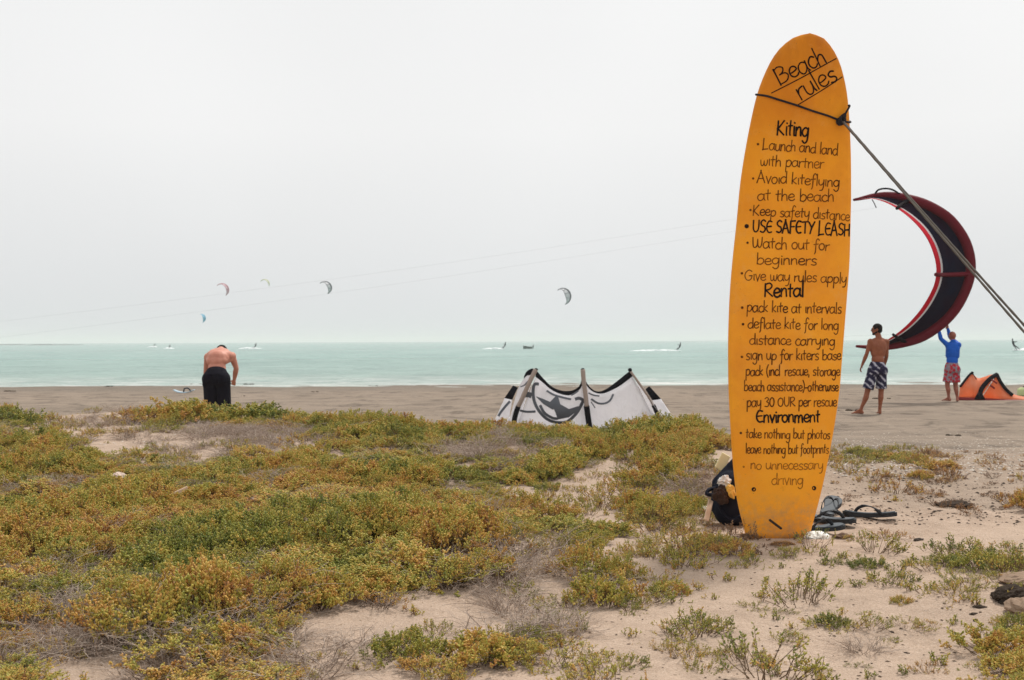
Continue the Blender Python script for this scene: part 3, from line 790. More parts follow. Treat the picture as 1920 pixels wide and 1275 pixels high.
write('Keep safety distance', 1409, 405, 1591, 414.5, 11, 1.8, INK2, (1405, 395), 2.2)
write('USE SAFETY LEASH', 1409, 436, 1591.5, 443, 13.5, 3.0, INK, (1398, 425), 4.2)
write('Watch out for', 1408, 466, 1551, 471, 11.5, 1.9, INK2, (1399.5, 456), 2.3)
write('beginners', 1416, 496, 1527, 499, 11.5, 1.9, INK2)
write('Give way rules apply', 1394, 525.7, 1585, 532, 11, 1.8, INK2, (1389, 513), 2.4)
write('Rental', 1430, 556.5, 1503, 557.5, 15.5, 3.3, INK)
write('pack kite at intervals', 1398, 584.7, 1575, 588.5, 11, 1.9, INK2, (1389.5, 577), 2.6)
write('deflate kite for long', 1400, 615.5, 1570, 618.6, 11, 1.9, INK2, (1391, 608), 2.6)
write('distance carrying', 1403, 646, 1563, 647.5, 11, 1.9, INK2)
write('sign up for kiters base', 1396.5, 674.5, 1575, 674.5, 11, 1.9, INK2, (1389, 669), 2.4)
write('pack (incl. rescue, storage', 1396, 704, 1573, 704, 10.5, 2.0, INK2)
write('beach assistance)-otherwise', 1393, 732.5, 1570, 732.5, 10.5, 2.0, INK2)
write('pay 30 OUR per rescue', 1398, 762, 1567, 761, 10.5, 2.0, INK2)
write('Environment', 1415, 791, 1534, 791, 13, 3.1, INK)
write('take nothing but photos', 1396, 820, 1554, 822, 10, 1.8, INK2, (1387, 811), 2.4)
write('leave nothing but footprints', 1396, 849, 1552, 849, 10, 1.7, INK2)
write('no unnecessary', 1405, 878.4, 1541, 879, 10.5, 1.6, INK3, (1392.5, 874), 2)
write('driving', 1444, 907, 1503, 907, 11, 1.6, INK3)
for (sx0, sy0) in ((1411, 916), (1524, 914)):
    c = front(sx0, sy0, 0.0); mb = MB(); n = 10; r0 = .0105
    ring = lambda r_, dy: [c+Vector((r_*math.cos(2*math.pi*i/n), dy, r_*math.sin(2*math.pi*i/n))) for i in range(n)]
    Vv = ring(r0, .004)+ring(r0, -.003)+ring(r0*.6, -.003)+ring(r0*.5, .0)
    F = [(a*n+i, a*n+(i+1) % n, (a+1)*n+(i+1) % n, (a+1)*n+i) for a in range(3) for i in range(n)]+[tuple(3*n+i for i in range(n))]
    mb.add(Vv, F); local(mb.build('fin_plug', INK), sign)

# ---- rope round the board and down to the sand
ROPE = simple('black_cord', (.02, .018, .022), .8, .3, 200, .5); ROPE2 = simple('grey_guy_line', (.115, .10, .085), .85, .35, 160, .6)
knot = front(1573, 229, .012)
rope = empty('guy_rope', knot); tag(rope, 'dark rope knotted round the top of the orange surfboard and stretched down to the sand', 'rope')
mb = MB(); tie = [front(px, py, .004) for px, py in ((1573, 229), (1550, 220.5), (1520, 211.5), (1490, 201), (1455, 189.5), (1435, 182.5))]
tie += [P(1420, 177.5, bdepth(178)-.008), P(1419.5, 178, bdepth(178)+.025), P(1440, 183, bdepth(183)+.05), P(1500, 205, bdepth(205)+.05), P(1570, 222, bdepth(225)+.05), P(1593.5, 228, bdepth(229)+.02), P(1590, 229, bdepth(229)-.03), knot]
cc = catmull(tie, 6); mb.tube(cc, .0052, 7)
local(mb.build('loop', ROPE), rope)
mb = MB()
for ph, rr_ in ((0, .020), (1.2, .017), (2.3, .015)):
    Rm = Euler((ph, ph*.7, ph*1.3)).to_matrix()
    mb.tube([knot+Rm@Vector((rr_*math.cos(t), rr_*.6*math.sin(t), rr_*1.1*math.sin(t*1.0+.4))) for t in [i*2*math.pi/14 for i in range(15)]], .0062, 6)
mb.tube(catmull([knot, knot+Vector((.012, -.015, .02)), front(1582, 214, .02), front(1588.5, 202, .03), P(1590.5, 198, 6.17)], 5), .0055, 6)
mb.tube(catmull([knot, knot+Vector((.015, -.02, .012)), front(1580, 216, .02), front(1572, 221, .015)], 5), .0045, 6)
mb.fused('knot', ROPE, None, .0022, 2); local(bpy.context.scene.objects['knot'], rope)
for off, sag in ((0, .0), (.10, .045)):
    an = P(2537+off*220, 1289, 3.5); an.x += off*.5; an.z = TZ(an.x, an.y)-.06
    a = knot+Vector((.004+off*.05, -.01, -.006)); L = []
    for i in range(120):
        t = i/119; q = a.lerp(an, t); q.z -= sag*.9*math.sin(math.pi*t)*.55; 
        L.append(q)
    mb = MB(); mb.tube(L, [.0050*(1+.12*math.sin(i*2.1+off*30)) for i in range(len(L))], 7); local(mb.build('strand', ROPE2), rope)
    # a light spiral so it reads as twisted line

# ================================================================== PEOPLE
def skin(name, c, c2):
    k = Mat(name, .55, .35); v = k.geo()
    k.col(k.mix(k.mr(k.noise(9, 4, .6, v), .35, .7), c, c2)); k.nrm(k.bump(k.noise(90, 3, .6, v), .15, .003)); return k.m
SKIN_RED = skin('sunburnt_skin', (.50, .20, .14), (.62, .28, .20))
SKIN_TAN = skin('tanned_skin', (.22, .062, .025), (.29, .092, .040))
SKIN_BLUE = skin('reddish_skin', (.25, .075, .045), (.33, .11, .07))
HAIR = simple('dark_hair', (.008, .006, .005), .8, .4, 120, .6, .1)
def basis(up, side):
    up = up.normalized(); side = (side-up*side.dot(up)).normalized(); fw = up.cross(side)   # side = figure's right
    return Matrix((side, fw, up)).transposed()
def hand(mb, wrist, elbow, palmside, curl=.5, s=1.0):
    """palm, four fingers of different lengths and a thumb from the side of the palm"""
    d = (wrist-elbow).normalized(); a = (palmside-d*palmside.dot(d)).normalized(); n = d.cross(a)   # a: across the palm to the thumb, n: out of the palm
    pe = wrist+d*.088*s
    for t in (-.026, -.009, .009, .026): mb.cap(wrist+a*t*.6+d*.01, .015*s, pe+a*t, .0125*s, 6)
    for t, L in ((.029, .068), (.010, .078), (-.009, .071), (-.027, .055)):
        p0 = pe+a*t; p1 = p0+(d*math.cos(curl*.5)+n*math.sin(curl*.5))*L*.45*s; p2 = p1+(d*math.cos(curl*1.4)+n*math.sin(curl*1.4))*L*.32*s; p3 = p2+(d*math.cos(curl*2.2)+n*math.sin(curl*2.2))*L*.25*s
        mb.cap(p0, .0092*s, p1, .0088*s, 6); mb.cap(p1, .0088*s, p2, .0082*s, 6); mb.cap(p2, .0082*s, p3, .0075*s, 6)
    t0 = wrist+d*.025+a*.026; t1 = t0+(d*.7+a*.8+n*.3).normalized()*.035*s; t2 = t1+(d*.9+a*.35+n*.4).normalized()*.034*s
    mb.cap(t0, .0125*s, t1, .0105*s, 6); mb.cap(t1, .0105*s, t2, .009*s, 6)
def foot(mb, ankle, toe, s=1.0):
    d = (toe-ankle); d.z = 0; d = d.normalized(); zf = toe.z; a = Vector((-d.y, d.x, 0))
    heel = Vector((ankle.x, ankle.y, zf+.032))-d*.03
    mb.cap(ankle, .036*s, heel, .033*s); mb.cap(heel, .031*s, heel+d*.15, .024*s); mb.cap(ankle, .034*s, heel+d*.13+Vector((0, 0, .002)), .026*s)
    for t, L in ((-.032, .035), (-.017, .042), (0, .046), (.016, .05), (.032, .052)):
        mb.cap(heel+d*.13+a*t*.7-Vector((0, 0, .006)), .0165*s, heel+d*(.155+L)+a*t-Vector((0, 0, .016)), .0105*s, 6)
def torso(mb, J, g=0.0, arms=True):
    pel, nk = J['pelvis'], J['neck']; sr, sl = J['shr'], J['shl']; up = (nk-pel)
    ch = J.get('chest', pel.lerp(nk, .62)); B = basis(nk-ch, sr-sl); B0 = basis(ch-pel, J['hipr']-J['hipl'])
    mb.ell(ch, (.158+g, .108+g, .21+g), B); mb.ell(ch.lerp(nk, .45)+B@Vector((0, -.01, 0)), (.165+g, .085+g, .12+g), B)
    mb.ell(pel.lerp(ch, .42), (.132+g, .098+g, .15+g), B0); mb.ell(pel+B0@Vector((0, 0, .01)), (.158+g, .112+g, .12+g), B0)
    for s, sh in ((1, sr), (-1, sl)):
        mb.cap(nk-B@Vector((-s*.03, 0, .02)), .047+g, sh+B@Vector((-s*.025, 0, .005)), .05+g)        # trapezius, shoulder
        mb.cap(sh+B@Vector((-s*.045, .0, -.05)), .07+g, ch+B@Vector((s*.085, 0, -.10)), .07+g)      # side of the back
        mb.ell(ch+B@Vector((s*.075, -.052, .06)), (.07+g, .045+g, .09+g), B)                         # shoulder blade
    if arms:
        for sh, el, wr in ((sr, J['elr'], J['wrr']), (sl, J['ell'], J['wrl'])):
            mb.ell(sh, (.062+g, .062+g, .066+g)); mb.cap(sh, .056+g, sh.lerp(el, .45), .048+g); mb.cap(sh.lerp(el, .45), .048+g, el, .038+g)
            m = el.lerp(wr, .3); mb.cap(el, .038+g, m, .042+g); mb.cap(m, .042+g, wr, .026+g)
def legs(mb, J):
    for h, kn, an, to in ((J['hipr'], J['knr'], J['anr'], J['tor']), (J['hipl'], J['knl'], J['anl'], J['tol'])):
        mb.cap(h, .095, h.lerp(kn, .5), .077); mb.cap(h.lerp(kn, .5), .077, kn, .054)
        bk = (kn-an).normalized(); f = to-an; f.z = 0; f.normalize()
        m = kn.lerp(an, .32)-f*.014; mb.cap(kn, .053, m, .057); mb.cap(m, .057, kn.lerp(an, .7)-f*.004, .038); mb.cap(kn.lerp(an, .7), .037, an, .034)
        foot(mb, an, to)
def head(mb, c, fw, up, neck=None):
    """c: centre of the skull; fw: the way the face looks"""
    B = basis(up, fw.cross(up)); q = lambda x, y, z: c+B@Vector((x, y, z))
    mb.ell(q(0, -.008, .02), (.076, .096, .094), B); mb.ell(q(0, .028, -.035), (.058, .062, .075), B)
    mb.cap(q(0, .055, -.085), .024, q(0, .03, -.075), .034); mb.cap(q(-.045, -.005, -.05), .022, q(-.02, .055, -.085), .02); mb.cap(q(.045, -.005, -.05), .022, q(.02, .055, -.085), .02)
    mb.cap(q(0, .083, .012), .010, q(0, .105, -.022), .0135)                        # nose
    mb.cap(q(-.035, .078, .022), .012, q(.035, .078, .022), .012)                   # brow
    mb.cap(q(-.02, .082, -.052), .009, q(.02, .082, -.052), .009)                   # lips
    mb.cap(q(-.034, .072, -.008), .018, q(-.03, .07, -.018), .016); mb.cap(q(.034, .072, -.008), .018, q(.03, .07, -.018), .016)
    for s in (-1, 1): mb.ell(q(s*.079, -.005, -.002), (.009, .02, .031), B); 
    if neck is not None: mb.cap(neck, .062, q(0, -.015, -.06), .055)
    return B
def person(J, mat, name_label, grp=None, hands=True, face=True, voxel=.0095):
    foot_mid = (J['anr']+J['anl'])/2; base = Vector((foot_mid.x, foot_mid.y, min(J['tor'].z, J['tol'].z)))
    root = empty('person', base); tag(root, name_label, 'person', grp)
    mb = MB(); torso(mb, J); legs(mb, J)
    B = head(mb, J['head'], J['face'], J['hup'], J['neck'])
    hand(mb, J['wrr'], J['elr'], J['pr'], J.get('cr', .5)); hand(mb, J['wrl'], J['ell'], J['pl'], J.get('cl', .5))
    for c_, r_ in J.get('extra', ()): mb.ell(c_, r_)
    local(mb.fused('body', mat, None, voxel, 4), root); return root, B
def shorts(root, J, mat, leg=.62, flare=.115, waist=.03, crot=.12, name='shorts', legend=None):
    mb = MB(); pel = J['pelvis']; ch = J.get('chest', pel.lerp(J['neck'], .62)); B0 = basis(ch-pel, J['hipr']-J['hipl'])
    top = pel+B0@Vector((0, 0, .10)); V = []; 
    def ring(c, rx, ry, B, n=20): return [c+B@Vector((rx*math.cos(2*math.pi*i/n), ry*math.sin(2*math.pi*i/n), 0)) for i in range(n)]
    rs = [ring(top, .142, .108, B0), ring(pel+B0@Vector((0, 0, .03)), .170, .128, B0), ring(pel+B0@Vector((0, 0, -.06)), .18, .132, B0)]
    n = 20; VV = [p for r_ in rs for p in r_]; F = [(a*n+i, a*n+(i+1) % n, (a+1)*n+(i+1) % n, (a+1)*n+i) for a in range(2) for i in range(n)]
    F.append(tuple(range(n))[::-1]); F.append(tuple(2*n+i for i in range(n))); mb.add(VV, F)
    for h in (J['hipr'], J['hipl']): mb.ell(h+B0@Vector((0, -.025, .0)), (.115, .128, .125)); mb.cap(pel+Vector((0, -.02, -.02)), .12, h+Vector((0, 0, -.04)), .115)
    for h, kn in ((J['hipr'], J['knr']), (J['hipl'], J['knl'])):
        a = h+Vector((0, 0, .03)); b = h.lerp(kn, leg)
        mb.tube([a, h.lerp(kn, leg*.35), h.lerp(kn, leg*.7), b], [.107, .104, (.104+flare)/2, flare], 18)
    o = mb.fused(name, mat, None, .0095, 2); local(o, root); return o

# --- man bending forward on the beach, black shorts
d = 18.4
def at(px, py, dd): return P(px, py, d+dd)
gz = TZ(at(407, 800, 0).x, d)
def up(px, z, dd=0):
    v = P(px, 700, d+dd); v.z = z; return v
J = dict(pelvis=up(405, gz+1.02), neck=P(414, 657, d+.40), shr=P(435, 668, d+.36), shl=P(390, 670, d+.36), head=P(415, 661.3, d+.53), face=Vector((.05, .35, -1)), hup=Vector((.05, 1, .30)),
         elr=P(443, 690, d+.40), wrr=P(439, 713, d+.58), ell=P(386, 699, d+.45), wrl=P(398, 716, d+.66), pr=Vector((-1, .2, 0)), pl=Vector((1, .2, 0)),
         hipr=up(418, gz+.96), hipl=up(394, gz+.96), knr=up(420, gz+.52, .06), knl=up(397, gz+.52, .06), anr=up(420, gz+.09), anl=up(396, gz+.09), tor=up(424, gz, .17), tol=up(394, gz, .17), cr=.8, cl=.8)
J['chest'] = J['pelvis'].lerp(J['neck'], .62)+Vector((0, -.055, .035))
J['extra'] = [(P(412, 667, d+.24), (.205, .15, .105)), (P(409, 672, d+.15), (.165, .12, .12))]
bend, B = person(J, SKIN_RED, 'shirtless man in black shorts bending forward on the beach')
BLK = simple('black_cloth', (.006, .006, .012), .85, .3, 14, .4, .1)
shorts(bend, J, BLK, .84, .104)
mb = MB(); Bh = basis(J['hup'], J['face'].cross(J['hup'])); hc = J['head']
mb.ell(hc+Bh@Vector((0, -.022, .028)), (.083, .092, .096), Bh); mb.ell(hc+Bh@Vector((0, -.03, -.01)), (.08, .08, .09), Bh)
local(mb.fused('hair', HAIR, None, .008, 2), bend)

# --- shirtless man looking out to sea, patterned shorts
k = Mat('patterned_shorts', .8, .2); v = k.geo()
mp = k.n('ShaderNodeMapping'); mp.inputs['Rotation'].default_value = (0, R(-42), 0); k.l(v, mp.inputs[0])
wvn = k.n('ShaderNodeTexWave'); wvn.inputs['Scale'].default_value = 3.0; wvn.inputs['Distortion'].default_value = 3.5; wvn.inputs['Detail'].default_value = 2; wvn.inputs['Detail Scale'].default_value = 1.5
wvn.bands_direction = 'Z'; k.l(mp.outputs[0], wvn.inputs[0])
c = k.rampf(wvn.outputs['Fac'], [(0, (.012, .012, .035)), (.5, (.02, .018, .05)), (.56, (.16, .13, .22)), (.74, (.13, .11, .18)), (.86, (.36, .37, .42)), (1, (.46, .46, .51))])
c = k.mix(k.mr(k.noise(9, 4, .6, v), .48, .54), c, (.015, .014, .04)); c = k.mix(k.mr(k.noise(14, 3, .6, v), .60, .64), c, (.20, .20, .26)); k.col(c); PSH = k.m
d = 25.6; z0 = TZ(P(1632, 778, d).x, d)
def A(px, py, dd=0): return P(px, py, d+dd)
J = dict(pelvis=A(1645, 688), neck=A(1648, 634, .0), shr=A(1662, 641, .05), shl=A(1632, 641, -.05), head=A(1643.5, 618, .02), face=Vector((-1, .22, -.05)), hup=Vector((.0, 0, 1)),
         elr=A(1662.5, 667, .10), wrr=A(1657, 688, .26), ell=A(1625, 664, -.06), wrl=A(1616.5, 684.5, .02), pr=Vector((-.3, 1, 0)), pl=Vector((.5, .9, 0)),
         hipr=A(1653, 695, .02), hipl=A(1637, 695, -.02), knr=A(1652, 734, .04), knl=A(1626, 735, -.02), cr=.7, cl=.6)
for s, px, tx in (('r', 1649.5, 1648), ('l', 1614, 1602)):
    q = A(px, 775, 0 if s == 'l' else .05); zz = TZ(q.x, q.y); J['an'+s] = Vector((q.x, q.y, zz+.085)); t = A(tx, 778, -.1 if s == 'l' else -.16); J['to'+s] = Vector((t.x, t.y+.0, zz))
J['tor'] = J['anr']+Vector((.02, .2, 0)); J['tor'].z = J['anr'].z-.085; J['tol'] = J['anl']+Vector((-.17, .07, 0)); J['tol'].z = J['anl'].z-.085
man1, B = person(J, SKIN_TAN, 'tanned shirtless man in dark patterned board shorts standing beside the surfboard, head turned left')
shorts(man1, J, PSH, .86, .112)
q = lambda x, y, z: J['head']+B@Vector((x, y, z))
mb = MB(); mb.ell(q(0, -.018, .034), (.084, .10, .092), B); mb.ell(q(0, -.045, -.01), (.077, .07, .07), B); local(mb.fused('hair', HAIR, None, .008, 2), man1)
mb = MB(); mb.cap(q(0, .062, -.09), .026, q(0, .04, -.08), .034); mb.cap(q(-.05, .0, -.05), .022, q(-.022, .062, -.085), .022); mb.cap(q(.05, .0, -.05), .022, q(.022, .062, -.085), .022); mb.cap(q(-.02, .088, -.038), .008, q(.02, .088, -.038), .008)
local(mb.fused('beard', HAIR, None, .008, 2), man1)
mb = MB()
for s in (-1, 1): mb.ell(q(s*.034, .092, .008), (.03, .008, .02), B); mb.tube([q(s*.062, .085, .014), q(s*.084, .03, .012), q(s*.086, -.01, .008)], .0035, 5)
mb.tube([q(-.06, .09, .016), q(0, .1, .016), q(.06, .09, .016)], .003, 5)
local(mb.build('sunglasses', simple('black_plastic', (.01, .01, .012), .2, .1)), man1)

# --- man in the blue top holding the kite up
k = Mat('floral_shorts', .85, .2); v = k.geo(); vo = k.n('ShaderNodeTexVoronoi'); vo.inputs['Scale'].default_value = 13; k.l(v, vo.inputs['Vector'])
n = k.noise(22, 3, .6, v)
c = k.mix(k.mr(vo.outputs['Distance'], .56, .48), (.24, .20, .24), (.42, .018, .035)); c = k.mix(k.mr(n, .60, .66), c, (.42, .36, .38)); k.col(c); FSH = k.m
BLUE = simple('blue_rash_vest', (.004, .10, .52), .6, .15, 7, .35, .15, .01)
d = 31.0
J = dict(pelvis=A(1785, 688), neck=A(1787, 641.5), shr=A(1797, 647, -.02), shl=A(1777.5, 647.5, .02), head=A(1785.5, 630, .03), face=Vector((-.45, .85, .28)), hup=Vector((-.1, -.2, 1)),
         elr=A(1779.5, 630, .22), wrr=A(1777.5, 617.5, .28), ell=A(1763.8, 635, .10), wrl=A(1760.5, 619.5, .14), pr=Vector((-1, .3, 0)), pl=Vector((1, .3, 0)),
         hipr=A(1791.5, 693, -.0), hipl=A(1779, 693, .0), knr=A(1791.5, 723, .02), knl=A(1776, 723, .0), cr=.35, cl=.35)
J['elr'] = A(1781.5, 632, .27)
for s, px, tv in (('r', 1795, Vector((.08, .18, 0))), ('l', 1779, Vector((-.12, .14, 0)))):
    qd = A(px, 748, .0); zz = TZ(qd.x, qd.y); J['an'+s] = Vector((qd.x, qd.y, zz+.085)); J['to'+s] = J['an'+s]+tv; J['to'+s].z = zz
man2, B = person(J, SKIN_BLUE, 'bald man in blue long-sleeved vest and red floral shorts holding up the kite')
shorts(man2, J, FSH, .78, .12)
mb = MB(); torso(mb, J, .011); mb.cap(J['neck']-Vector((0, 0, .03)), .066, J['neck']+Vector((0, 0, .02)), .062)
local(mb.fused('rash_vest', BLUE, None, .0095, 3), man2)

# ================================================================== KITES
CLR = simple('crimson_fabric', (.62, .005, .030), .7, .12, 5, .3, .12, .02); DRED = simple('dark_red_fabric', (.115, .003, .012), .65, .25, 3, .4, .14, .03)
k = Mat('navy_fabric', .8, .06); v = k.geo(); n = k.noise(1.3, 4, .6, v)
k.col(k.mix(k.mr(n, .3, .75), (.014, .002, .012), (.005, .010, .030))); k.nrm(k.bump(k.noise(3.5, 5, .7, v), .5, .06)); NAVY = cloth_glow(k.m, .2)
WHT = simple('white_fabric', (.72, .70, .71), .5, .04, 4, .3, .3); cloth_glow(CLR, .4); cloth_glow(WHT, .4)
DARK = simple('black_strap', (.008, .006, .009), .8, spec=.08)
def curve_px(pts, n): return resample(catmull([Vector((a, b, 0)) for a, b in pts], 8), n)
N = 49
OUT = curve_px([(1600, 375.5), (1634, 365.5), (1670, 361.5), (1707, 367), (1744, 378.5), (1781, 400), (1804, 425), (1821, 455), (1829, 489), (1827, 522), (1814, 558), (1796, 588), (1770, 614), (1737, 636), (1704, 647), (1667, 654), (1635, 653.5), (1605, 650)], N)
INN = curve_px([(1600, 375), (1620, 373), (1640, 373), (1670, 384), (1700, 404), (1726, 430), (1744, 459), (1755, 496), (1753.5, 526), (1744, 551), (1726, 580.5), (1704, 606), (1682, 625), (1665, 636), (1647, 645), (1630, 648), (1605, 649)], N)
D0 = 31.15
kite = empty('kite', P(1700, 500, D0)); tag(kite, 'large crimson and navy crescent kite held upright by the man in the blue top', 'kite')
ler = [.030+.095*min(1, math.sin(math.pi*i/(N-1))*1.55) for i in range(N)]
LE = []; TE = []
for i in range(N):
    o_, n_ = OUT[i], INN[i]; dr = (n_-o_); wd = dr.length; u = dr/wd if wd > 1e-6 else Vector((0, 1, 0))
    r_ = min(ler[i]*77, 9.5); c = o_+u*min(r_, wd*.5+.3)
    LE.append(P(c.x, c.y, D0)); s = math.sin(math.pi*i/(N-1)); TE.append(P(n_.x, n_.y, D0-.95*s))
mb = MB(); mb.tube(LE, ler, 12); local(mb.build('leading_edge', DRED), kite)
def strip(t0, t1, m=6, off=0):
    rows = []
    for i in range(N):
        r_ = []
        for j in range(m+1):
            t = t0+(t1-t0)*j/m; w = (TE[i]-LE[i]).length
            r_.append(LE[i].lerp(TE[i], t)+Vector((0, .16*w*math.sin(math.pi*t)**.8+off, 0)))
        rows.append(r_)
    return rows
for nm, t0, t1, m_, mt in (('canopy', 0, .74, 12, NAVY), ('white_stripe', .74, .81, 2, WHT), ('trailing_edge', .81, 1.0, 3, CLR)):
    mb = MB(); mb.grid(strip(t0, t1, m_)); local(solid(mb.build(nm, mt), .003), kite)
def strut(i, r0=.055, r1=.03, mat=DRED, ext=1.03):
    p = [LE[i].lerp(TE[i], t)+Vector((0, -.05+.16*(TE[i]-LE[i]).length*math.sin(math.pi*min(t, 1))**.8, 0)) for t in (0, .15, .3, .5, .7, .85, ext)]
    mb = MB(); mb.tube(p, [r0+(r1-r0)*j/6 for j in range(7)], 8); local(mb.build('strut', mat), kite)
strut(25, .06, .045); strut(9, .055, .04, DARK); strut(40, .05, .035, DARK, 1.12); 
mb = MB(); mb.tube(catmull([P(1641, 363, D0-.05), P(1647, 356, D0-.1), P(1660, 353.5, D0-.12), P(1674, 356, D0-.1), P(1690, 366, D0-.05)], 5), .022, 6); local(mb.build('tip_strap', DARK), kite)
mb = MB(); mb.tube(catmull([P(1635, 374, D0-.2), P(1639, 381, D0-.2), P(1643, 390, D0-.2)], 5), .012, 5); local(mb.build('tip_strap', DARK), kite)
LINE = simple('thin_line', (.52, .53, .54), .8)
pil = Vector((-20.5, 27.5, 1.2))
for a, bz_ in ((P(1600, 375, D0), .95), (P(1640, 390, D0-.2), .55), (P(1607, 650, D0), 1.35), (P(1684, 627, D0-.5), 1.5)):
    b = Vector((pil.x, pil.y, bz_)); L = [a.lerp(b, t/30)-Vector((0, 0, .25*math.sin(math.pi*t/30))) for t in range(31)]
    mb = MB(); mb.tube(L, .0014, 4); local(mb.build('kite_line', LINE), kite)

# --- white and grey kite lying on the sand
wk = empty('kite', (P(1095, 803, 21.8).x, 21.8, TZ(P(1095, 803, 21.8).x, 21.8))); tag(wk, 'white and grey inflatable kite with black struts resting on the sand', 'kite')
def wp(x, y, dd=0): return P(900+x/4.8, 670+y/4.8, 21.8+dd)
k = Mat('white_sailcloth', .55, .3); v = k.geo(); k.col(k.mix(k.noise(2.5, 4, .6, v), (.86, .85, .88), (.93, .92, .93)))
k.nrm(k.bump(k.noise(3.5, 5, .7, k.vscale(v, 1, 1, .45), 1.2), .9, .09))
k.b.inputs['Transmission Weight'].default_value = 0; SAIL = cloth_glow(k.m, .55)
GRY = simple('grey_print', (.115, .13, .155), .6, .08, 6); SBLK = simple('black_sailcloth', (.007, .008, .012), .8, .2, 6, .3, .08, .02); BEI = simple('beige_strut_fabric', (.36, .29, .25), .6, .1, 8, .3, .3)
def panel(name, top, bot, mat, m=8, n=22, dt=-.1, db=.25, belly=.14, y0=0, sub=(0, 1)):
    T = curve_px(top, n); Bt = curve_px(bot, n); rows = []
    for i in range(n):
        r_ = []
        for j in range(m+1):
            t = sub[0]+(sub[1]-sub[0])*j/m; q = T[i].lerp(Bt[i], t)
            r_.append(wp(q.x, q.y, dt+(db-dt)*t-belly*math.sin(math.pi*t)*math.sin(math.pi*min(1, max(0, i/(n-1))))+y0))
        rows.append(r_)
    mb = MB(); mb.grid(rows); return local(solid(mb.build(name, mat), .004), wk)
topL = [(505, 112), (560, 178), (640, 258), (720, 296), (800, 303), (860, 285), (905, 235), (925, 112)]
bandL = [(500, 175), (560, 222), (640, 290), (720, 328), (800, 342), (860, 318), (905, 280), (930, 215)]
botL = [(320, 650), (420, 652), (520, 655), (620, 655), (720, 655), (820, 655), (900, 655), (985, 655)]
topR = [(930, 112), (955, 215), (1000, 278), (1060, 308), (1130, 288), (1220, 225), (1300, 160), (1345, 125)]
bandR = [(940, 215), (965, 262), (1005, 302), (1065, 326), (1140, 316), (1250, 262), (1330, 205), (1372, 170)]
botR = [(985, 655), (1080, 655), (1170, 655), (1260, 655), (1350, 655), (1450, 655), (1540, 655), (1620, 650)]
panel('black_band', topL, bandL, SBLK, 2, 26, .0, 0, 0); panel('canopy', bandL, botL, SAIL, 10, 26, .0)
panel('black_band', topR, bandR, SBLK, 2, 26, .0, 0, 0); panel('canopy', bandR, botR, SAIL, 10, 26, .0)
panel('canopy', [(500, 115), (440, 150), (395, 190), (365, 240), (335, 300)], [(330, 640), (310, 640), (290, 645), (260, 645), (240, 650)], SAIL, 8, 14, .04, .3, .05)
panel('black_band', [(505, 108), (470, 100), (435, 115), (410, 140), (395, 175)], [(490, 165), (470, 160), (445, 160), (420, 165), (398, 190)], SBLK, 2, 10, .03, .03, 0)
panel('canopy', [(222, 366), (250, 372), (290, 380)], [(95, 650), (160, 655), (245, 655)], SAIL, 8, 8, .3, .5, .02)
panel('black_band', [(298, 252), (320, 262), (342, 272)], [(220, 366), (252, 374), (290, 382)], SBLK, 2, 6, .3, .3, 0)
panel('canopy', [(1360, 128), (1430, 215), (1500, 320), (1560, 420)], [(1610, 640), (1640, 645), (1670, 648), (1700, 650)], SAIL, 8, 12, .03, .25, .02)
panel('canopy', [(1545, 385), (1590, 380), (1628, 372)], [(1620, 655), (1720, 655), (1815, 655)], SAIL, 8, 8, .35, .5, .06)
panel('black_band', [(1488, 290), (1505, 272), (1525, 260)], [(1550, 386), (1590, 382), (1628, 373)], SBLK, 2, 6, .3, .35, 0)
def wtube(name, pts, r, mat): mb = MB(); mb.tube([wp(*p) for p in catmull([Vector(p) for p in pts], 5)], r, 9); return local(mb.build(name, mat), wk)
wtube('strut', [(503, 108, -.04), (440, 235, -.04), (380, 370, 0), (345, 440, .05)], .040, BEI); wtube('strut_end', [(345, 440, .05), (318, 520, .1), (295, 650, .2)], .045, SBLK)
wtube('strut', [(925, 108, -.06), (935, 230, -.05), (950, 340, -.02), (960, 440, .0)], .040, BEI); wtube('strut_end', [(960, 440, 0), (970, 520, .1), (990, 655, .2)], .05, SBLK)
wtube('strut', [(1352, 122, -.02), (1440, 245, 0), (1520, 360, .05), (1560, 430, .1)], .022, BEI); wtube('strut_end', [(1560, 430, .1), (1590, 500, .12), (1615, 600, .2)], .035, SBLK)
for xx in (503, 925, 1350): mb = MB(); mb.ell(wp(xx, 113, -.03), (.036, .04, .032)); local(mb.build('strut_cap', SBLK), wk)
le = [wp(x, 668, dd) for x, dd in ((180, .6), (350, .8), (600, 1.0), (950, 1.1), (1300, 1.0), (1550, .8), (1720, .6))]
for q in le: q.z = TZ(q.x, q.y)+.07
mb = MB(); mb.tube(catmull(le, 5), .08, 10); local(mb.build('leading_edge', WHT), wk)
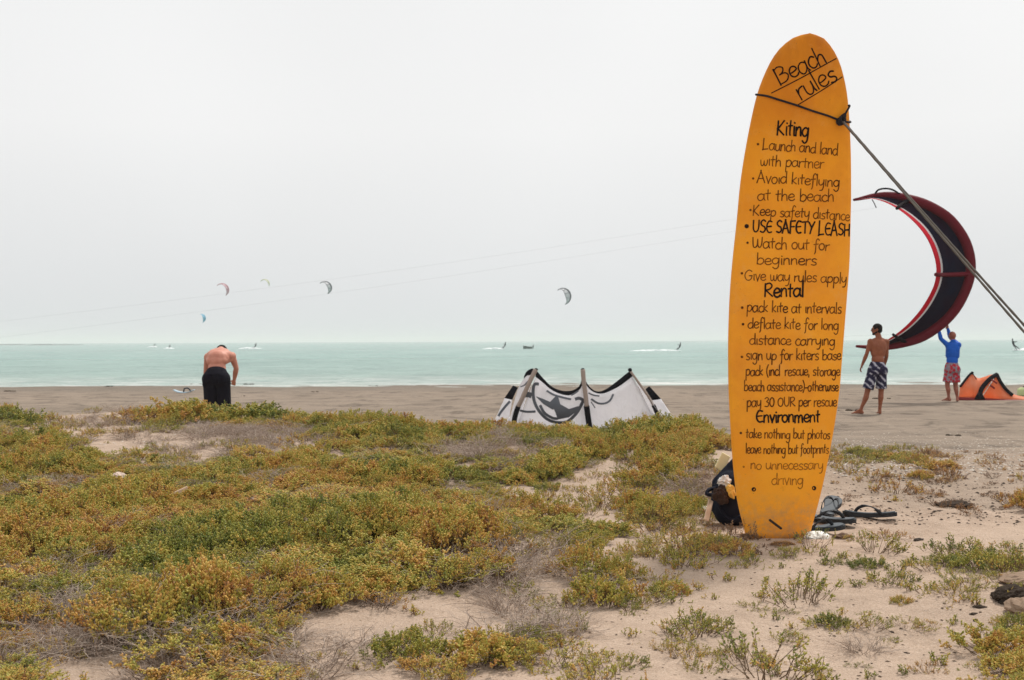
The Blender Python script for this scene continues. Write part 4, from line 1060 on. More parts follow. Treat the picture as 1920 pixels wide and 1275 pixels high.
# grey print, a few mm proud of the cloth
def print_(polys, base_top, base_bot, n=26):
    T = curve_px(base_top, n); Bt = curve_px(base_bot, n)
    def dep(x, y):
        u = .5*(n-1)
        def at_(c, u): i = min(int(u), n-2); return c[i].lerp(c[i+1], u-i)
        t = .4
        for _ in range(12):
            a_, b_ = at_(T, u), at_(Bt, u); t = min(max((y-a_.y)/max(1, b_.y-a_.y), 0), 1); xx = a_.lerp(b_, t).x
            a2, b2 = at_(T, min(u+.5, n-1)), at_(Bt, min(u+.5, n-1)); a1, b1 = at_(T, max(u-.5, 0)), at_(Bt, max(u-.5, 0))
            g = a2.lerp(b2, t).x-a1.lerp(b1, t).x; u = min(max(u+(x-xx)/max(g, 2)*.9, 0), n-1)
        return .25*t-.14*math.sin(math.pi*t)*math.sin(math.pi*u/(n-1))-.018
    for kind, pp, w in polys:
        mb = MB(); c = catmull([Vector((a, b, 0)) for a, b in pp], 6) if kind == 's' else [Vector((a, b, 0)) for a, b in pp]
        if kind == 's':
            V = []; w *= 1.25
            for i, p in enumerate(c):
                a = c[max(i-1, 0)]; b = c[min(i+1, len(c)-1)]; t = (b-a).normalized(); nn = Vector((-t.y, t.x, 0))
                for s in (1, -1): q = p+nn*w*s/2; V.append(wp(q.x, q.y, dep(q.x, q.y)))
            mb.add(V, [(2*i, 2*i+1, 2*i+3, 2*i+2) for i in range(len(c)-1)])
        else:
            cen = sum(c, Vector())/len(c); V = []; m_ = len(c); fine = []
            for i in range(m_):
                for s in range(6): fine.append(c[i].lerp(c[(i+1) % m_], s/6))
            L = len(fine); F = []
            for t in (0, .34, .67, 1):
                for p in fine: q = cen.lerp(p, t); V.append(wp(q.x, q.y, dep(q.x, q.y)-.002))
            for a in range(3): F += [(a*L+i, a*L+(i+1) % L, (a+1)*L+(i+1) % L, (a+1)*L+i) for i in range(L)]
            mb.add(V, F)
        local(mb.build('print_mark', GRY, None, False), wk)
print_([('s', [(530, 240), (490, 245), (478, 310), (490, 400), (530, 480), (590, 545), (660, 580), (740, 588), (800, 570), (870, 500), (915, 420), (925, 385), (890, 368), (855, 378)], 22),
        ('s', [(600, 300), (660, 335), (740, 360), (820, 378)], 14), ('s', [(820, 340), (850, 325), (885, 300)], 12),
        ('p', [(500, 350), (560, 370), (620, 420), (650, 420), (680, 350), (705, 360), (730, 450), (650, 470), (570, 420)], 0),
        ('p', [(650, 430), (720, 420), (800, 465), (880, 440), (915, 450), (880, 480), (800, 540), (700, 560), (680, 500)], 0),
        ('s', [(540, 430), (580, 500), (650, 545), (700, 552)], 20), ('s', [(390, 340), (430, 335), (465, 345)], 40), ('s', [(360, 478), (420, 490), (500, 488)], 16)], bandL, botL)
print_([('s', [(975, 320), (1020, 340), (1075, 348)], 10), ('s', [(1000, 375), (1060, 412), (1120, 415), (1170, 388), (1200, 330)], 14), ('s', [(1000, 400), (1035, 455)], 7)], bandR, botR)
def wing_mark(pts, w, dd):
    mb = MB(); c = catmull([Vector((a, b, 0)) for a, b in pts], 5); V = []
    for i, p in enumerate(c):
        a = c[max(i-1, 0)]; b = c[min(i+1, len(c)-1)]; t = (b-a).normalized(); nn = Vector((-t.y, t.x, 0))
        for s in (1, -1): q = p+nn*w*s/2; V.append(wp(q.x, q.y, dd))
    mb.add(V, [(2*i, 2*i+1, 2*i+3, 2*i+2) for i in range(len(c)-1)]); local(mb.build('print_mark', GRY, None, False), wk)
wing_mark([(270, 395), (230, 440), (190, 490), (165, 530)], 22, .27); wing_mark([(365, 265), (400, 250), (430, 215)], 12, -.05)

# --- orange kite at the right edge
ORG = Mat('orange_sailcloth', .5, .3); v = ORG.geo(); ORG.col(ORG.mix(ORG.mr(ORG.noise(1.7, 4, .6, v), .35, .65), (.93, .29, .085), (.95, .47, .29))); ORG.nrm(ORG.bump(ORG.noise(4, 4, .6, v), .5, .05)); ORG = cloth_glow(ORG.m, .55)
ok = empty('kite', (P(1850, 752, 31.8).x, 31.8, TZ(P(1850, 752, 31.8).x, 31.8))); tag(ok, 'orange kite with dark edges resting on the sand beside the blue-topped man', 'kite')
def op(x, y, dd=0): return P(1720+x/6.71, 590+y/6.71, 31.8+dd)+Vector((0, 0, .03))
def opanel(name, top, bot, mat, m=7, n=16, dt=.15, db=0, belly=.1):
    T = curve_px(top, n); Bt = curve_px(bot, n)
    rows = [[op(T[i].lerp(Bt[i], j/m).x, T[i].lerp(Bt[i], j/m).y, dt+(db-dt)*j/m-belly*math.sin(math.pi*j/m)) for j in range(m+1)] for i in range(n)]
    mb = MB(); mb.grid(rows); local(solid(mb.build(name, mat), .004), ok)
opanel('canopy', [(690, 740), (640, 790), (590, 850), (540, 915)], [(700, 1075), (640, 1072), (580, 1070), (518, 1068)], ORG)
opanel('canopy', [(690, 740), (725, 785), (765, 815), (850, 795), (930, 768), (1000, 765)], [(700, 1075), (720, 1075), (740, 1076), (755, 1078), (765, 1078), (780, 1078)], ORG)
opanel('canopy', [(1000, 768), (1050, 860), (1110, 950), (1190, 1010), (1300, 1040), (1420, 1062), (1500, 1075)], [(800, 1080), (860, 1085), (930, 1090), (1020, 1095), (1180, 1105), (1350, 1112), (1500, 1115)], ORG, 8, 24)
def otube(name, pts, r, mat): mb = MB(); mb.tube([op(*p) for p in catmull([Vector(p) for p in pts], 5)], r, 8); local(mb.build(name, mat), ok)
MAR = simple('maroon_fabric', (.20, .01, .012), .6, .15, 4)
otube('strut', [(1000, 768, .1), (930, 810, 0), (850, 890, -.05), (800, 970, -.08), (785, 1075, -.1)], .055, SBLK); otube('strut', [(690, 740, .15), (640, 790, .12), (585, 860, .1), (540, 920, .05)], .028, SBLK)
otube('trailing_edge', [(1000, 765, .1), (1050, 865, .05), (1115, 955, .05), (1200, 1030, 0)], .045, SBLK); otube('strut', [(690, 745, .1), (725, 800, .08), (745, 830, .06)], .012, SBLK)
for (x, y, r_) in ((690, 748, .038), (1000, 772, .045)): mb = MB(); mb.ell(op(x, y, .1), (r_, r_, r_)); local(mb.build('strut_cap', SBLK), ok)
mb = MB(); mb.tube([op(785, 985, -.1), op(785, 1030, -.12), op(785, 1078, -.12)], [.03, .09, .14], 8); local(mb.build('strut_foot', SBLK), ok)
otube('leading_edge', [(500, 1078, -.05), (700, 1086, -.08), (900, 1096, -.1), (1120, 1106, -.1), (1350, 1115, -.05), (1600, 1122, .1)], .055, MAR)
for pp in ([(915, 905), (940, 918), (972, 945)], [(930, 835), (960, 850), (1000, 880)]):
    mb = MB(); mb.tube([op(x, y, -.09) for x, y in pp], .022, 5); local(mb.build('print_mark', MAR), ok)
yb_ = empty('kite_bag', (P(1925, 752, 34).x, 34, TZ(P(1925, 752, 34).x, 34))); tag(yb_, 'pale yellow-green bag behind the orange kite at the edge of the picture', 'bag')
mb = MB(); c = yb_.location; mb.box(c+Vector((0, 0, .10)), .42, .25, .19); mb.box(c+Vector((0, 0, .2)), .34, .2, .05)
local(bevel(mb.build('bag_body', simple('lime_fabric', (.52, .60, .30), .8, .15, 12)), .03, 3), yb_)
mb = MB(); mb.tube([c+Vector((-.1, 0, .21)), c+Vector((-.05, 0, .28)), c+Vector((.05, 0, .28)), c+Vector((.1, 0, .21))], .012, 6); local(mb.build('handle', SBLK), yb_)

# --- kites far out over the water
def far_kite(cx, cy, w, h, dd, rot, col, lab, width=.26, flip=1, arc=(200, -60)):
    root = empty('kite', P(cx, cy, dd)); tag(root, lab, 'kite', 'kites flying far out over the sea')
    sc_ = dd/FPX; n = 17; le_, te_ = [], []
    for i in range(n):
        th = R(arc[0]+(arc[1]-arc[0])*i/(n-1)); s = math.sin(math.pi*i/(n-1))
        x, z = w*math.cos(th), h*math.sin(th); x2, z2 = x*(1-width*s*2)-(width*2*w)*s*.2, z*(1-width*s)
        c_, s_ = math.cos(R(rot)), math.sin(R(rot))
        f = lambda a, b, yy: root.location+Vector(((a*c_-b*s_)*sc_, yy, (a*s_+b*c_)*sc_))
        le_.append(f(x, z, 0)); te_.append(f(x2, z2, -.9*s))
    mb = MB(); mb.tube(le_, [.05+.13*math.sin(math.pi*i/(n-1)) for i in range(n)], 6); local(mb.build('leading_edge', col[0]), root)
    mb = MB(); mb.grid([[a.lerp(b, j/3) for j in range(4)] for a, b in zip(le_, te_)]); local(solid(mb.build('canopy', col[1]), .02), root)
    mb = MB(); mb.tube([te_[i] for i in range(n)], .045, 4)
    for i in (5, 8, 11): mb.tube([le_[i], te_[i]], .05, 5)
    local(mb.build('struts', col[0]), root); return root
KR = simple('hazed_red_fabric', (.42, .15, .18), .7); KP = simple('hazed_pink_fabric', (.62, .42, .46), .7); KD = simple('charcoal_fabric', (.10, .11, .125), .7); KG = simple('hazed_grey_fabric', (.58, .58, .60), .7)  # far kites: haze is put into these colours by paling them
KY = simple('hazed_yellow_fabric', (.62, .63, .44), .7); KB = simple('sky_blue_fabric', (.20, .46, .62), .7)
KS = [far_kite(416, 544, 12.5, 12, 300, -12, (KR, KP), 'small red kite flying above the bending man', .12, arc=(150, -45)),
      far_kite(496, 533, 9, 9, 330, 0, (KY, KY), 'faint pale yellow kite, smallest and highest of the far kites', .08, arc=(150, -25)),
      far_kite(608.5, 540, 13, 12, 275, 0, (KD, KG), 'dark grey and white kite flying right of the pale yellow one', .22, arc=(135, -65)),
      far_kite(377, 597, 8, 8, 320, 0, (KB, KB), 'small sky-blue kite low over the sea near the bending man', .16, arc=(100, -70)),
      far_kite(1055, 556, 15, 15.5, 250, 6, (KD, KG), 'dark-edged white kite flying alone above the middle of the sea', .30, arc=(125, -80))]

# --- kitesurfers and the boat
WET = simple('black_wetsuit', (.006, .010, .016), .8, spec=.1)
FOAM = simple('white_foam', (.80, .84, .84), .9, .06, 8, .8, .1)
def rider(px, py, hpx, lean, lab, foam, dd=None, bright=.5):
    """py: the board on the water"""
    dd = dd or (1.6/((py-(639.3-.0039*(px-960)))/FPX)); s = dd/FPX*hpx/1.75          # metres per unit of a 1.75 m rider
    b = P(px, py, dd); b.z = SEA+.02; root = empty('person', b); tag(root, lab, 'person', 'kitesurfers out on the sea')
    f = lambda x, y, z: b+Vector(((x*lean)*s, y*s, z*s))
    mb = MB(); hip = f(-.42, 0, .70); ch = f(-.55, 0, 1.08); nk = f(-.60, 0, 1.30)
    mb.ell(f(-.62, 0, 1.50), (.10*s, .11*s, .13*s)); mb.cap(hip, .13*s, ch, .16*s); mb.cap(ch, .16*s, nk, .09*s); mb.cap(nk, .06*s, f(-.62, 0, 1.45), .06*s)
    for yy, fx in ((-.12, .34), (.12, -.02)):
        kn = f((-.42+fx)/2-.0, yy, .45); an = f(fx, yy, .10); mb.cap(hip+Vector((0, yy*.6*s, 0)), .10*s, kn, .07*s); mb.cap(kn, .07*s, an, .045*s); mb.cap(an, .045*s, an+Vector((.12*s*lean, 0, -.02*s)), .04*s)
    for yy in (-.16, .16):
        e_ = f(-.32, yy*1.3, 1.12); hn = f(-.05, yy, 1.22); mb.cap(nk+Vector((0, yy*s, -.04*s)), .055*s, e_, .045*s); mb.cap(e_, .042*s, hn, .035*s)
    local(mb.fused('body', WET, None, .028*s, 2), root)
    mb = MB(); mb.tube([f(-.07, -.28, 1.24), f(-.03, .28, 1.24)], .018*s, 5); local(mb.build('control_bar', WET), root)
    kb = empty('kiteboard', f(.15, 0, .05)); tag(kb, lab.split(',')[0].replace('kitesurfer', 'board of the kitesurfer'), 'kiteboard', 'boards of the kitesurfers')
    mb = MB(); pts_ = [f(-.35, 0, .12), f(-.15, 0, .06), f(.15, 0, .05), f(.5, 0, .04), f(.68, 0, .0)]
    W_ = [.12, .2, .21, .2, .12]; V = []
    for p, w in zip(pts_, W_):
        for yy, zz in ((-w, 0), (w, 0), (w, -.03), (-w, -.03)): V.append(p+Vector((0, yy*s, zz*s)))
    F = [(4*i+a, 4*i+(a+1) % 4, 4*i+4+(a+1) % 4, 4*i+4+a) for i in range(4) for a in range(4)]+[(0, 3, 2, 1), (16, 17, 18, 19)]
    mb.add(V, F); local(mb.build('board', simple('grey_board', (.10, .11, .13), .5)), kb)
    mb = MB()
    for x in (-.02, .34):
        mb = MB(); mb.tube([f(x, -.07, .06), f(x+.02, -.04, .13), f(x+.02, .04, .13), f(x, .07, .06)], .02*s, 5)
        local(mb.build('foot_strap', WET), kb)
    # churned wake: lumpy spray lying on the water
    fx0, fx1, th = foam; mb = MB(); n = int(20+abs(fx1-fx0)*.4)
    for i in range(n):
        t = rng.random(); x = fx0+(fx1-fx0)*t; q = P(x, py, dd); q.z = SEA; q.y += rng.gauss(0, .5)
        hh = th*dd/FPX*rng.uniform(.25, .75)*(1-.6*abs(2*t-1)**2); mb.ell(q, (rng.uniform(.25, .8), rng.uniform(.3, .8), hh), None, 0, 8, 5)
    o = mb.build('wake_foam', FOAM); tag(o, 'white spray behind the '+lab, kind='stuff')
rng.seed(3)
rider(288, 648.5, 8, -1, 'far kitesurfer, leftmost of the pair low on the horizon', (278, 293, 3), 430)
rider(316, 651.5, 9, -1, 'second far kitesurfer from the left, just beside the leftmost', (310, 321, 4), 320)
rider(476, 654, 12, -1, 'kitesurfer in front of white spray just right of the bending man', (450, 488, 4.5))
rider(943, 654.5, 14, -1, 'kitesurfer trailing a white wake left of the small boat', (908, 943, 4))
rider(1270, 658, 17, -1, 'kitesurfer in black with a long wake beside the surfboard', (1185, 1272, 4.5))
rider(1907, 660, 24, 1, 'nearest kitesurfer, leaning far back right of the blue-topped man', (1908, 1960, 7), 178)
dd = 262; b = P(991, 651, dd); b.z = SEA; bt = empty('motor_boat', b); tag(bt, 'small open grey boat with an outboard motor on the turquoise sea', 'boat')
mb = MB(); rows = []
for i in range(9):
    t = i/8; x = -1.1+1.9*t; w = .42*math.sin(math.pi*min(1, (.18+t*.62)))**.6; hh = .42+.22*(1-t)**2
    if i == 0: w = .08
    rows.append([b+Vector((x, -w, hh)), b+Vector((x, -w*.8, .05)), b+Vector((x, 0, -.08)), b+Vector((x, w*.8, .05)), b+Vector((x, w, hh)), b+Vector((x, w*.8, hh-.05)), b+Vector((x, w*.7, .15)), b+Vector((x, -w*.7, .15)), b+Vector((x, -w*.8, hh-.05)), b+Vector((x, -w, hh))])
mb.grid(rows); mb.f.append(tuple(80+k for k in range(9))); mb.m.append(0); local(mb.build('hull', simple('grey_hull', (.13, .15, .14), .6)), bt)
mb = MB(); mb.box(b+Vector((.95, 0, .55)), .22, .26, .42); mb.box(b+Vector((.95, 0, .15)), .1, .1, .5); local(bevel(mb.build('outboard_motor', WET), .04, 2), bt)
for x_ in (-.2, .35): mb = MB(); mb.box(b+Vector((x_, 0, .4)), .16, .7, .04); local(mb.build('bench', INK2), bt)

# faint breakwater and sandbar far away on the left
def bar(x0, x1, dd, hpx, lab):
    mb = MB(); a = P(x0, 641, dd); c = P(x1, 641, dd); n = max(5, int((c.x-a.x)/14))
    for i in range(n+1):
        t = i/n; q = a.lerp(c, t); q.z = SEA; mb.ell(q, (rng.uniform(8, 14), 10, hpx*dd/FPX*rng.uniform(.5, 1.0)), None, 0, 8, 6)
    o = mb.build('rock_breakwater', simple('far_rock', (.10, .11, .11), .9)); tag(o, lab, 'breakwater')
bar(84, 133, 900, 1.9, 'low dark line of rocks on the horizon above the left of the sea')
bar(-60, 22, 1000, 2.2, 'low line of rocks on the horizon cut by the left edge of the picture')

# ================================================================== SMALL THINGS ON THE DUNE
RUB = simple('black_rubber', (.016, .019, .024), .55, .2, 40, .3); INS = simple('grey_insole', (.055, .068, .082), .6, .15, 60, .3)
def flip_flop(loc, rz, tilt, lab, s=1.0, ty=0):
    r_ = bpy.data.objects.new('flip_flop', None); r_.empty_display_size = .1; link(r_); r_.location = loc; r_.rotation_euler = (tilt, ty, rz)
    tag(r_, lab, 'flip-flop', 'flip-flops left beside the surfboard')
    prof = [(-.135, .018), (-.125, .033), (-.08, .039), (-.02, .033), (.04, .040), (.085, .050), (.12, .044), (.138, .026), (.143, .010)]
    up_ = [Vector((x, w, 0)) for x, w in prof]; lo_ = [Vector((x, -w*.92, 0)) for x, w in prof]
    c = catmull(up_+lo_[::-1], 3, True); n = len(c)
    def slab(z0, z1, k, name, mat):
        cur = lambda x: .012*abs(x/.14)**2
        V = [Vector((p.x*k*s, p.y*k*s, (z0+cur(p.x))*s)) for p in c]+[Vector((p.x*k*s, p.y*k*s, (z1+cur(p.x))*s)) for p in c]
        F = [(i, (i+1) % n, n+(i+1) % n, n+i) for i in range(n)]+[tuple(range(n))[::-1], tuple(n+i for i in range(n))]
        mobj(name, V, F, mat, r_, False)
    slab(0, .019, 1, 'sole', RUB); slab(.0195, .0235, .93, 'insole', INS)
    for sgn in (1, -1):
        P_ = catmull([Vector((.082, 0, .024))*s, Vector((.06, sgn*.012, .05))*s, Vector((.02, sgn*.034, .062))*s, Vector((-.03, sgn*.043, .045))*s, Vector((-.052, sgn*.040, .016))*s], 5)
        mb = MB(); V = []
        for i, p in enumerate(P_):
            w = .008*s*(.6+.7*i/len(P_)); a = Vector((w, 0, w*.3)); a = a*1.35; V += [p-a, p+a, p+a-Vector((0, sgn*.003, .003))*s, p-a-Vector((0, sgn*.003, .003))*s]
        m_ = len(P_); mb.add(V, [(4*i+q, 4*i+(q+1) % 4, 4*i+4+(q+1) % 4, 4*i+4+q) for i in range(m_-1) for q in range(4)]+[(0, 3, 2, 1), (4*m_-4, 4*m_-3, 4*m_-2, 4*m_-1)])
        mb.build('strap', RUB, r_)
    return r_
g1 = G(1632, 972); flip_flop(g1+Vector((0, 0, .006)), R(168), R(4), 'black flip-flop with grey insole lying open on the sand, farthest right of the flip-flops', 1.02)
g2 = G(1556, 968); flip_flop(g2+Vector((0, 0, .03)), R(65), R(12), 'flip-flop with upturned strap leaning on the pile right of the surfboard', 1.0, R(-14))
g3 = G(1560, 983); flip_flop(g3+Vector((-.02, 0, .012)), R(-24), R(0), 'dark flip-flop in the middle of the pile right of the surfboard foot', 1.0, R(3))
g4 = G(1545, 1000); flip_flop(g4+Vector((-.03, 0, .010)), R(12), R(0), 'lowest dark flip-flop of the pile, touching the foot of the surfboard', .98)
for g_ in (g1, g2, g3, g4): clear(g_, .15)
clear(G(1585, 985), .2); clear(G(1640, 990), .2)

# black bag and the things stuffed in it, behind the board on the left
bz = G(1352, 968); bag = empty('beach_bag', (bz.x+.05, 6.55, TZ(bz.x+.05, 6.55))); c = bag.location
tag(bag, 'slumped open black bag standing behind the left foot of the surfboard', 'bag')
clear(Vector((c.x, c.y, 0)), .26); clear(Vector((c.x-.04, c.y-.25, 0)), .16)
BAG = simple('black_bag_cloth', (.010, .012, .022), .8, .4, 12, .5, .1)
def bp(px, py, dd=6.5): return P(px, py, dd)
mb = MB(); mb.ell(bp(1372, 935, 6.62), (.10, .10, .15)); mb.ell(bp(1368, 955, 6.6), (.085, .10, .09)); mb.cap(bp(1345, 905, 6.66), .030, bp(1385, 870, 6.66), .045); mb.cap(bp(1345, 905, 6.66), .030, bp(1350, 950, 6.62), .05)
mb.cap(bp(1380, 880, 6.66), .05, bp(1385, 960, 6.62), .07); mb.ell(bp(1372, 968, 6.6), (.07, .08, .05))
o = mb.fused('bag_body', BAG, None, .010, 2); local(o, bag)
mb = MB(); mb.tube(catmull([bp(1342, 915, 6.6), bp(1330, 918, 6.56), bp(1325, 925, 6.54), bp(1334, 928, 6.53), bp(1345, 925, 6.55)], 5), .010, 6); mb.tube(catmull([bp(1348, 948, 6.53), bp(1360, 968, 6.5), bp(1375, 975, 6.48), bp(1388, 968, 6.46)], 5), .009, 6)
local(mb.build('strap', BAG), bag)
def crumple(name, c, sx, sy, sz, mat, lab, cat, seed, rot=(0, 0, 0), amp=.25):
    """creased sheet or wrapper"""
    rng.seed(seed); bm = bmesh.new(); bmesh.ops.create_icosphere(bm, subdivisions=4, radius=1)
    M = Euler([R(a) for a in rot]).to_matrix(); off = rng.random()*50
    for v in bm.verts:
        n = float(sns(v.co.x+off, v.co.y+v.co.z*1.7, .5, 41))+.5*float(sns(v.co.x*1.3+off, v.co.z+v.co.y, .22, 42)); n += .35*float(sns(v.co.x*1.1+off, v.co.z+v.co.y*.8, .09, 43)); v.co *= 1+amp*n
        v.co = M@Vector((v.co.x*sx, v.co.y*sy, v.co.z*sz))
    me = bpy.data.meshes.new(name); bm.to_mesh(me); bm.free(); me.materials.append(mat)
    o = link(bpy.data.objects.new(name, me)); o.location = c; tag(o, lab, cat); return o
PAPER = simple('white_paper', (.72, .71, .70), .8, .06, 20, .3); CREAM = simple('cream_card', (.74, .68, .42), .8, .06, 20); YEL = simple('yellow_plastic', (.80, .50, .10), .5, .15, 18)
BRN = simple('brown_cloth', (.045, .026, .020), .9, .35, 30, .5); WOOD = simple('bleached_wood', (.58, .42, .30), .85, .18, 22, .5)
crumple('crumpled_paper', bp(1358, 905, 6.53), .032, .03, .034, PAPER, 'white crumpled paper sticking out of the black bag', 'paper', 1, (0, 30, 0))
crumple('yellow_wrapper', bp(1371, 921, 6.49), .021, .02, .036, YEL, 'yellow wrapper in the mouth of the black bag', 'wrapper', 2, (0, -30, 0))
crumple('brown_cloth', bp(1353, 928, 6.50), .045, .03, .042, BRN, 'brown mesh cloth hanging from the black bag', 'cloth', 3, (0, 25, 0))
def plank(name, a, b, w, t, mat, lab, cat):
    a = Vector(a); b = Vector(b); L = (b-a).length; u = (b-a)/L; s = u.cross(Vector((0, 1, 0))).normalized(); n = s.cross(u); mb = MB(); mb.box((a+b)/2, w, t, L, Matrix((s, n, u)).transposed())
    o = mb.build(name, mat, None, False); tag(o, lab, cat); return bevel(o, .004, 1)
plank('wooden_board', bp(1324, 976, 6.46), bp(1333, 938, 6.56), .028, .010, WOOD, 'short pale plank leaning against the black bag', 'plank')
plank('cream_card', bp(1347, 880, 6.72), bp(1362, 852, 6.74), .05, .01, CREAM, 'cream card poking up behind the black bag', 'card')
plank('dark_stick', bp(1442, 974, 6.13), bp(1466, 992, 6.09), .012, .012, simple('burnt_wood', (.03, .02, .015), .9), 'short dark stick leaning across the foot of the surfboard', 'stick')
a = G(322, 950)+Vector((0, 0, .06)); b_ = G(353, 944)+Vector((0, 0, .085))
plank('driftwood_piece', a, b_, .030, .016, WOOD, 'pale piece of driftwood lying on top of the left-hand shrubs', 'driftwood')
ROCK = simple('pale_stone', (.58, .46, .39), .95, .15, 14, .8, .02); SHL = simple('bleached_shell', (.82, .80, .74), .6, .1, 30, .4)
def stone(px, py, sx, sy, sz, mat, lab, cat, seed, lift=0.0, name='stone'):
    g_ = G(px, py); return crumple(name, g_+Vector((0, 0, sz*.35+lift)), sx, sy, sz, mat, lab, cat, seed, (0, 0, seed*40), .22)
stone(1530, 1009, .062, .04, .022, SHL, 'flat white stone at the right foot of the surfboard', 'stone', 5)
stone(222, 920, .045, .04, .030, ROCK, 'pinkish stone showing among the shrubs left of the driftwood', 'stone', 6, .07)
stone(142, 1026, .020, .02, .014, SHL, 'white shell cluster lying on the shrubs at far left', 'shell', 7, .07, 'white_shell')
stone(655, 972, .06, .05, .03, ROCK, 'pale flat stone among the shrubs in the middle of the slope', 'stone', 8, .05)
stone(1322, 962, .02, .02, .016, SHL, 'small white pebble left of the leaning plank', 'stone', 12, .02)
stone(1580, 1008, .05, .03, .018, simple('brown_stone', (.16, .10, .07), .95, .2, 20, .8), 'small reddish-brown stone right of the white stone', 'stone', 9, -.004)
stone(1722, 1013, .032, .018, .006, simple('dark_shell', (.05, .035, .025), .9), 'thin dark flat shell alone on the sand right of the flip-flops', 'shell', 10, .002, 'dark_shell')
# eroded sand lumps; the dark one paints the shade of a dug hollow, right edge
CLOD = simple('damp_sand', (.30, .215, .155), .98, .25, 9, 1.0, .04); CLOD2 = simple('dark_sand_and_shade', (.055, .042, .033), .98, .35, 18, 1.0, .04)  # the dark colour stands for shade in hollows; scraps and pebbles share it
for i, (px, py, sx, sy, sz, mt, lab) in enumerate([(1895, 1128, .060, .06, .042, CLOD2, 'dark lump coloured as the shade in the hollow at the right edge'), (1916, 1096, .085, .08, .030, CLOD, 'paler sand lump lying on the dark one at the right edge'),
        (1918, 1150, .055, .05, .035, CLOD, 'lower rounded sand lump in front of the dark one at the right edge')]):
    stone(px, py, sx, sy, sz, mt, lab, 'sand lump', 20+i, .002, 'sand_lump'); clear(G(px, py), .08)
for i, (px, py, s) in enumerate([(1838, 1140, .022), (1826, 1152, .016), (1829, 1165, .014), (1672, 1187, .012), (1700, 1225, .012)]):
    stone(px, py, s, s*.6, s*.35, CLOD2, ['dark scrap of dug sand, topmost of three left of the dark lump', 'dark scrap of dug sand, middle of three left of the dark lump', 'dark scrap of dug sand, lowest of three left of the dark lump', 'tiny dark pebble between the lower right tufts', 'tiny dark pebble near the bottom right corner tuft'][i], 'pebble', 40+i, -.003, 'pebble')
# dark lump coloured for the shade of a hollow, right in the weedy bank
stone(1790, 945, .085, .10, .022, CLOD2, 'dark lump in place of a shaded hollow beside the weedy bank on the right', 'sand lump', 47, -.012, 'sand_lump')

# wrack and a board near the waterline
WRK = simple('dark_seaweed', (.06, .045, .033), .9, .4, 12, .8, .03)
for i, (px, py, s) in enumerate([(205, 725, .20), (20, 734, .22), (368, 721, .22), (465, 721, .24), (452, 743, .13), (700, 724, .16), (590, 735, .12), (1655, 748, .18), (1590, 770, .2), (1785, 817, .14)]):
    g_ = G(px, py); rng.seed(60+i); mb = MB()
    for j in range(7):
        p = g_+Vector((rng.uniform(-1, 1)*s, rng.uniform(-.6, .6)*s, 0)); p.z = TZ(p.x, p.y)+.01; mb.ell(p, (s*rng.uniform(.2, .5), s*rng.uniform(.2, .4), s*rng.uniform(.05, .14)), None, 0, 8, 5)
    o = mb.fused('seaweed_clump', WRK, None, .02, 1)
    tag(o, ['seaweed clump at the waterline left of the bending man, alone', 'seaweed clump on the wet sand at the far left edge', 'seaweed clump at the waterline just behind the pale blue board', 'seaweed clump at the waterline just right of the bending man', 'small dark clump on the sand right of the bending man, nearer', 'dark clump at the waterline between bending man and white kite', 'small dark clump on dry beach above the middle shrubs', 'dark clump on the beach behind the patterned-shorts man', 'flat dark clump left of the feet of the patterned-shorts man', 'low brown clump on the beach right of the shirtless standing man'][i], 'seaweed', 'clumps of seaweed on the beach')
g_ = G(347, 737); kb = empty('kiteboard', g_); tag(kb, 'pale blue kiteboard with a black strap lying near the waterline by the bending man', 'kiteboard')
mb = MB(); V = []; n = 11
for i in range(n):
    t = i/(n-1); x = -.33+.60*t; w = .20*math.sin(math.pi*(.14+.72*t))**.5; z = .03+.08*abs(2*t-1)**2.4
    q = g_+Vector((x, 0, z)); V += [q+Vector((0, -w, 0)), q+Vector((0, w, 0)), q+Vector((0, w, -.02)), q+Vector((0, -w, -.02))]
mb.add(V, [(4*i+a, 4*i+(a+1) % 4, 4*i+4+(a+1) % 4, 4*i+4+a) for i in range(n-1) for a in range(4)]+[(0, 3, 2, 1), (4*n-4, 4*n-3, 4*n-2, 4*n-1)])
local(mb.build('board', simple('pale_blue_board', (.40, .52, .60), .4)), kb)
mb = MB(); mb.tube(catmull([g_+Vector((-.02, -.08, .035)), g_+Vector((.0, -.08, .13)), g_+Vector((.07, 0, .15)), g_+Vector((.13, .05, .10)), g_+Vector((.15, .08, .035))], 5), .022, 6)
local(mb.build('foot_strap', RUB), kb)

# ================================================================== INDIVIDUAL SHRUBS
leafm, stemm = [], []
for a in shrub_raw:
    leafm.append(tmesh('foliage', a[0], a[1], a[2], LEAF)); stemm.append(tmesh('stems', a[3], a[4], a[5], STEM))
def shrub(px, py, s, hz, var, brown, lab, grp=None, extra=None, dmin=2.0):
    s *= (.66 if py > 1090 and 1200 < px < 1800 else .85 if py > 1040 and px > 1200 else 1); g_ = G(px, py, dmin); o = empty('low_shrub', (g_.x, g_.y, g_.z-.005), rng.uniform(0, 6.28)); o.scale = (s, s, s*hz)
    tag(o, lab, 'shrub', grp)
    for nm, me in (('foliage', leafm[var]), ('stems', stemm[var])):
        c = bpy.data.objects.new(nm, me); c['brown'] = brown; c.parent = o; COL.objects.link(c)
    clear(g_, .10*s); return o
rng.seed(17); SG = 'separate tufts on the open sand'; CG = 'shrubs along the crest of the dune'
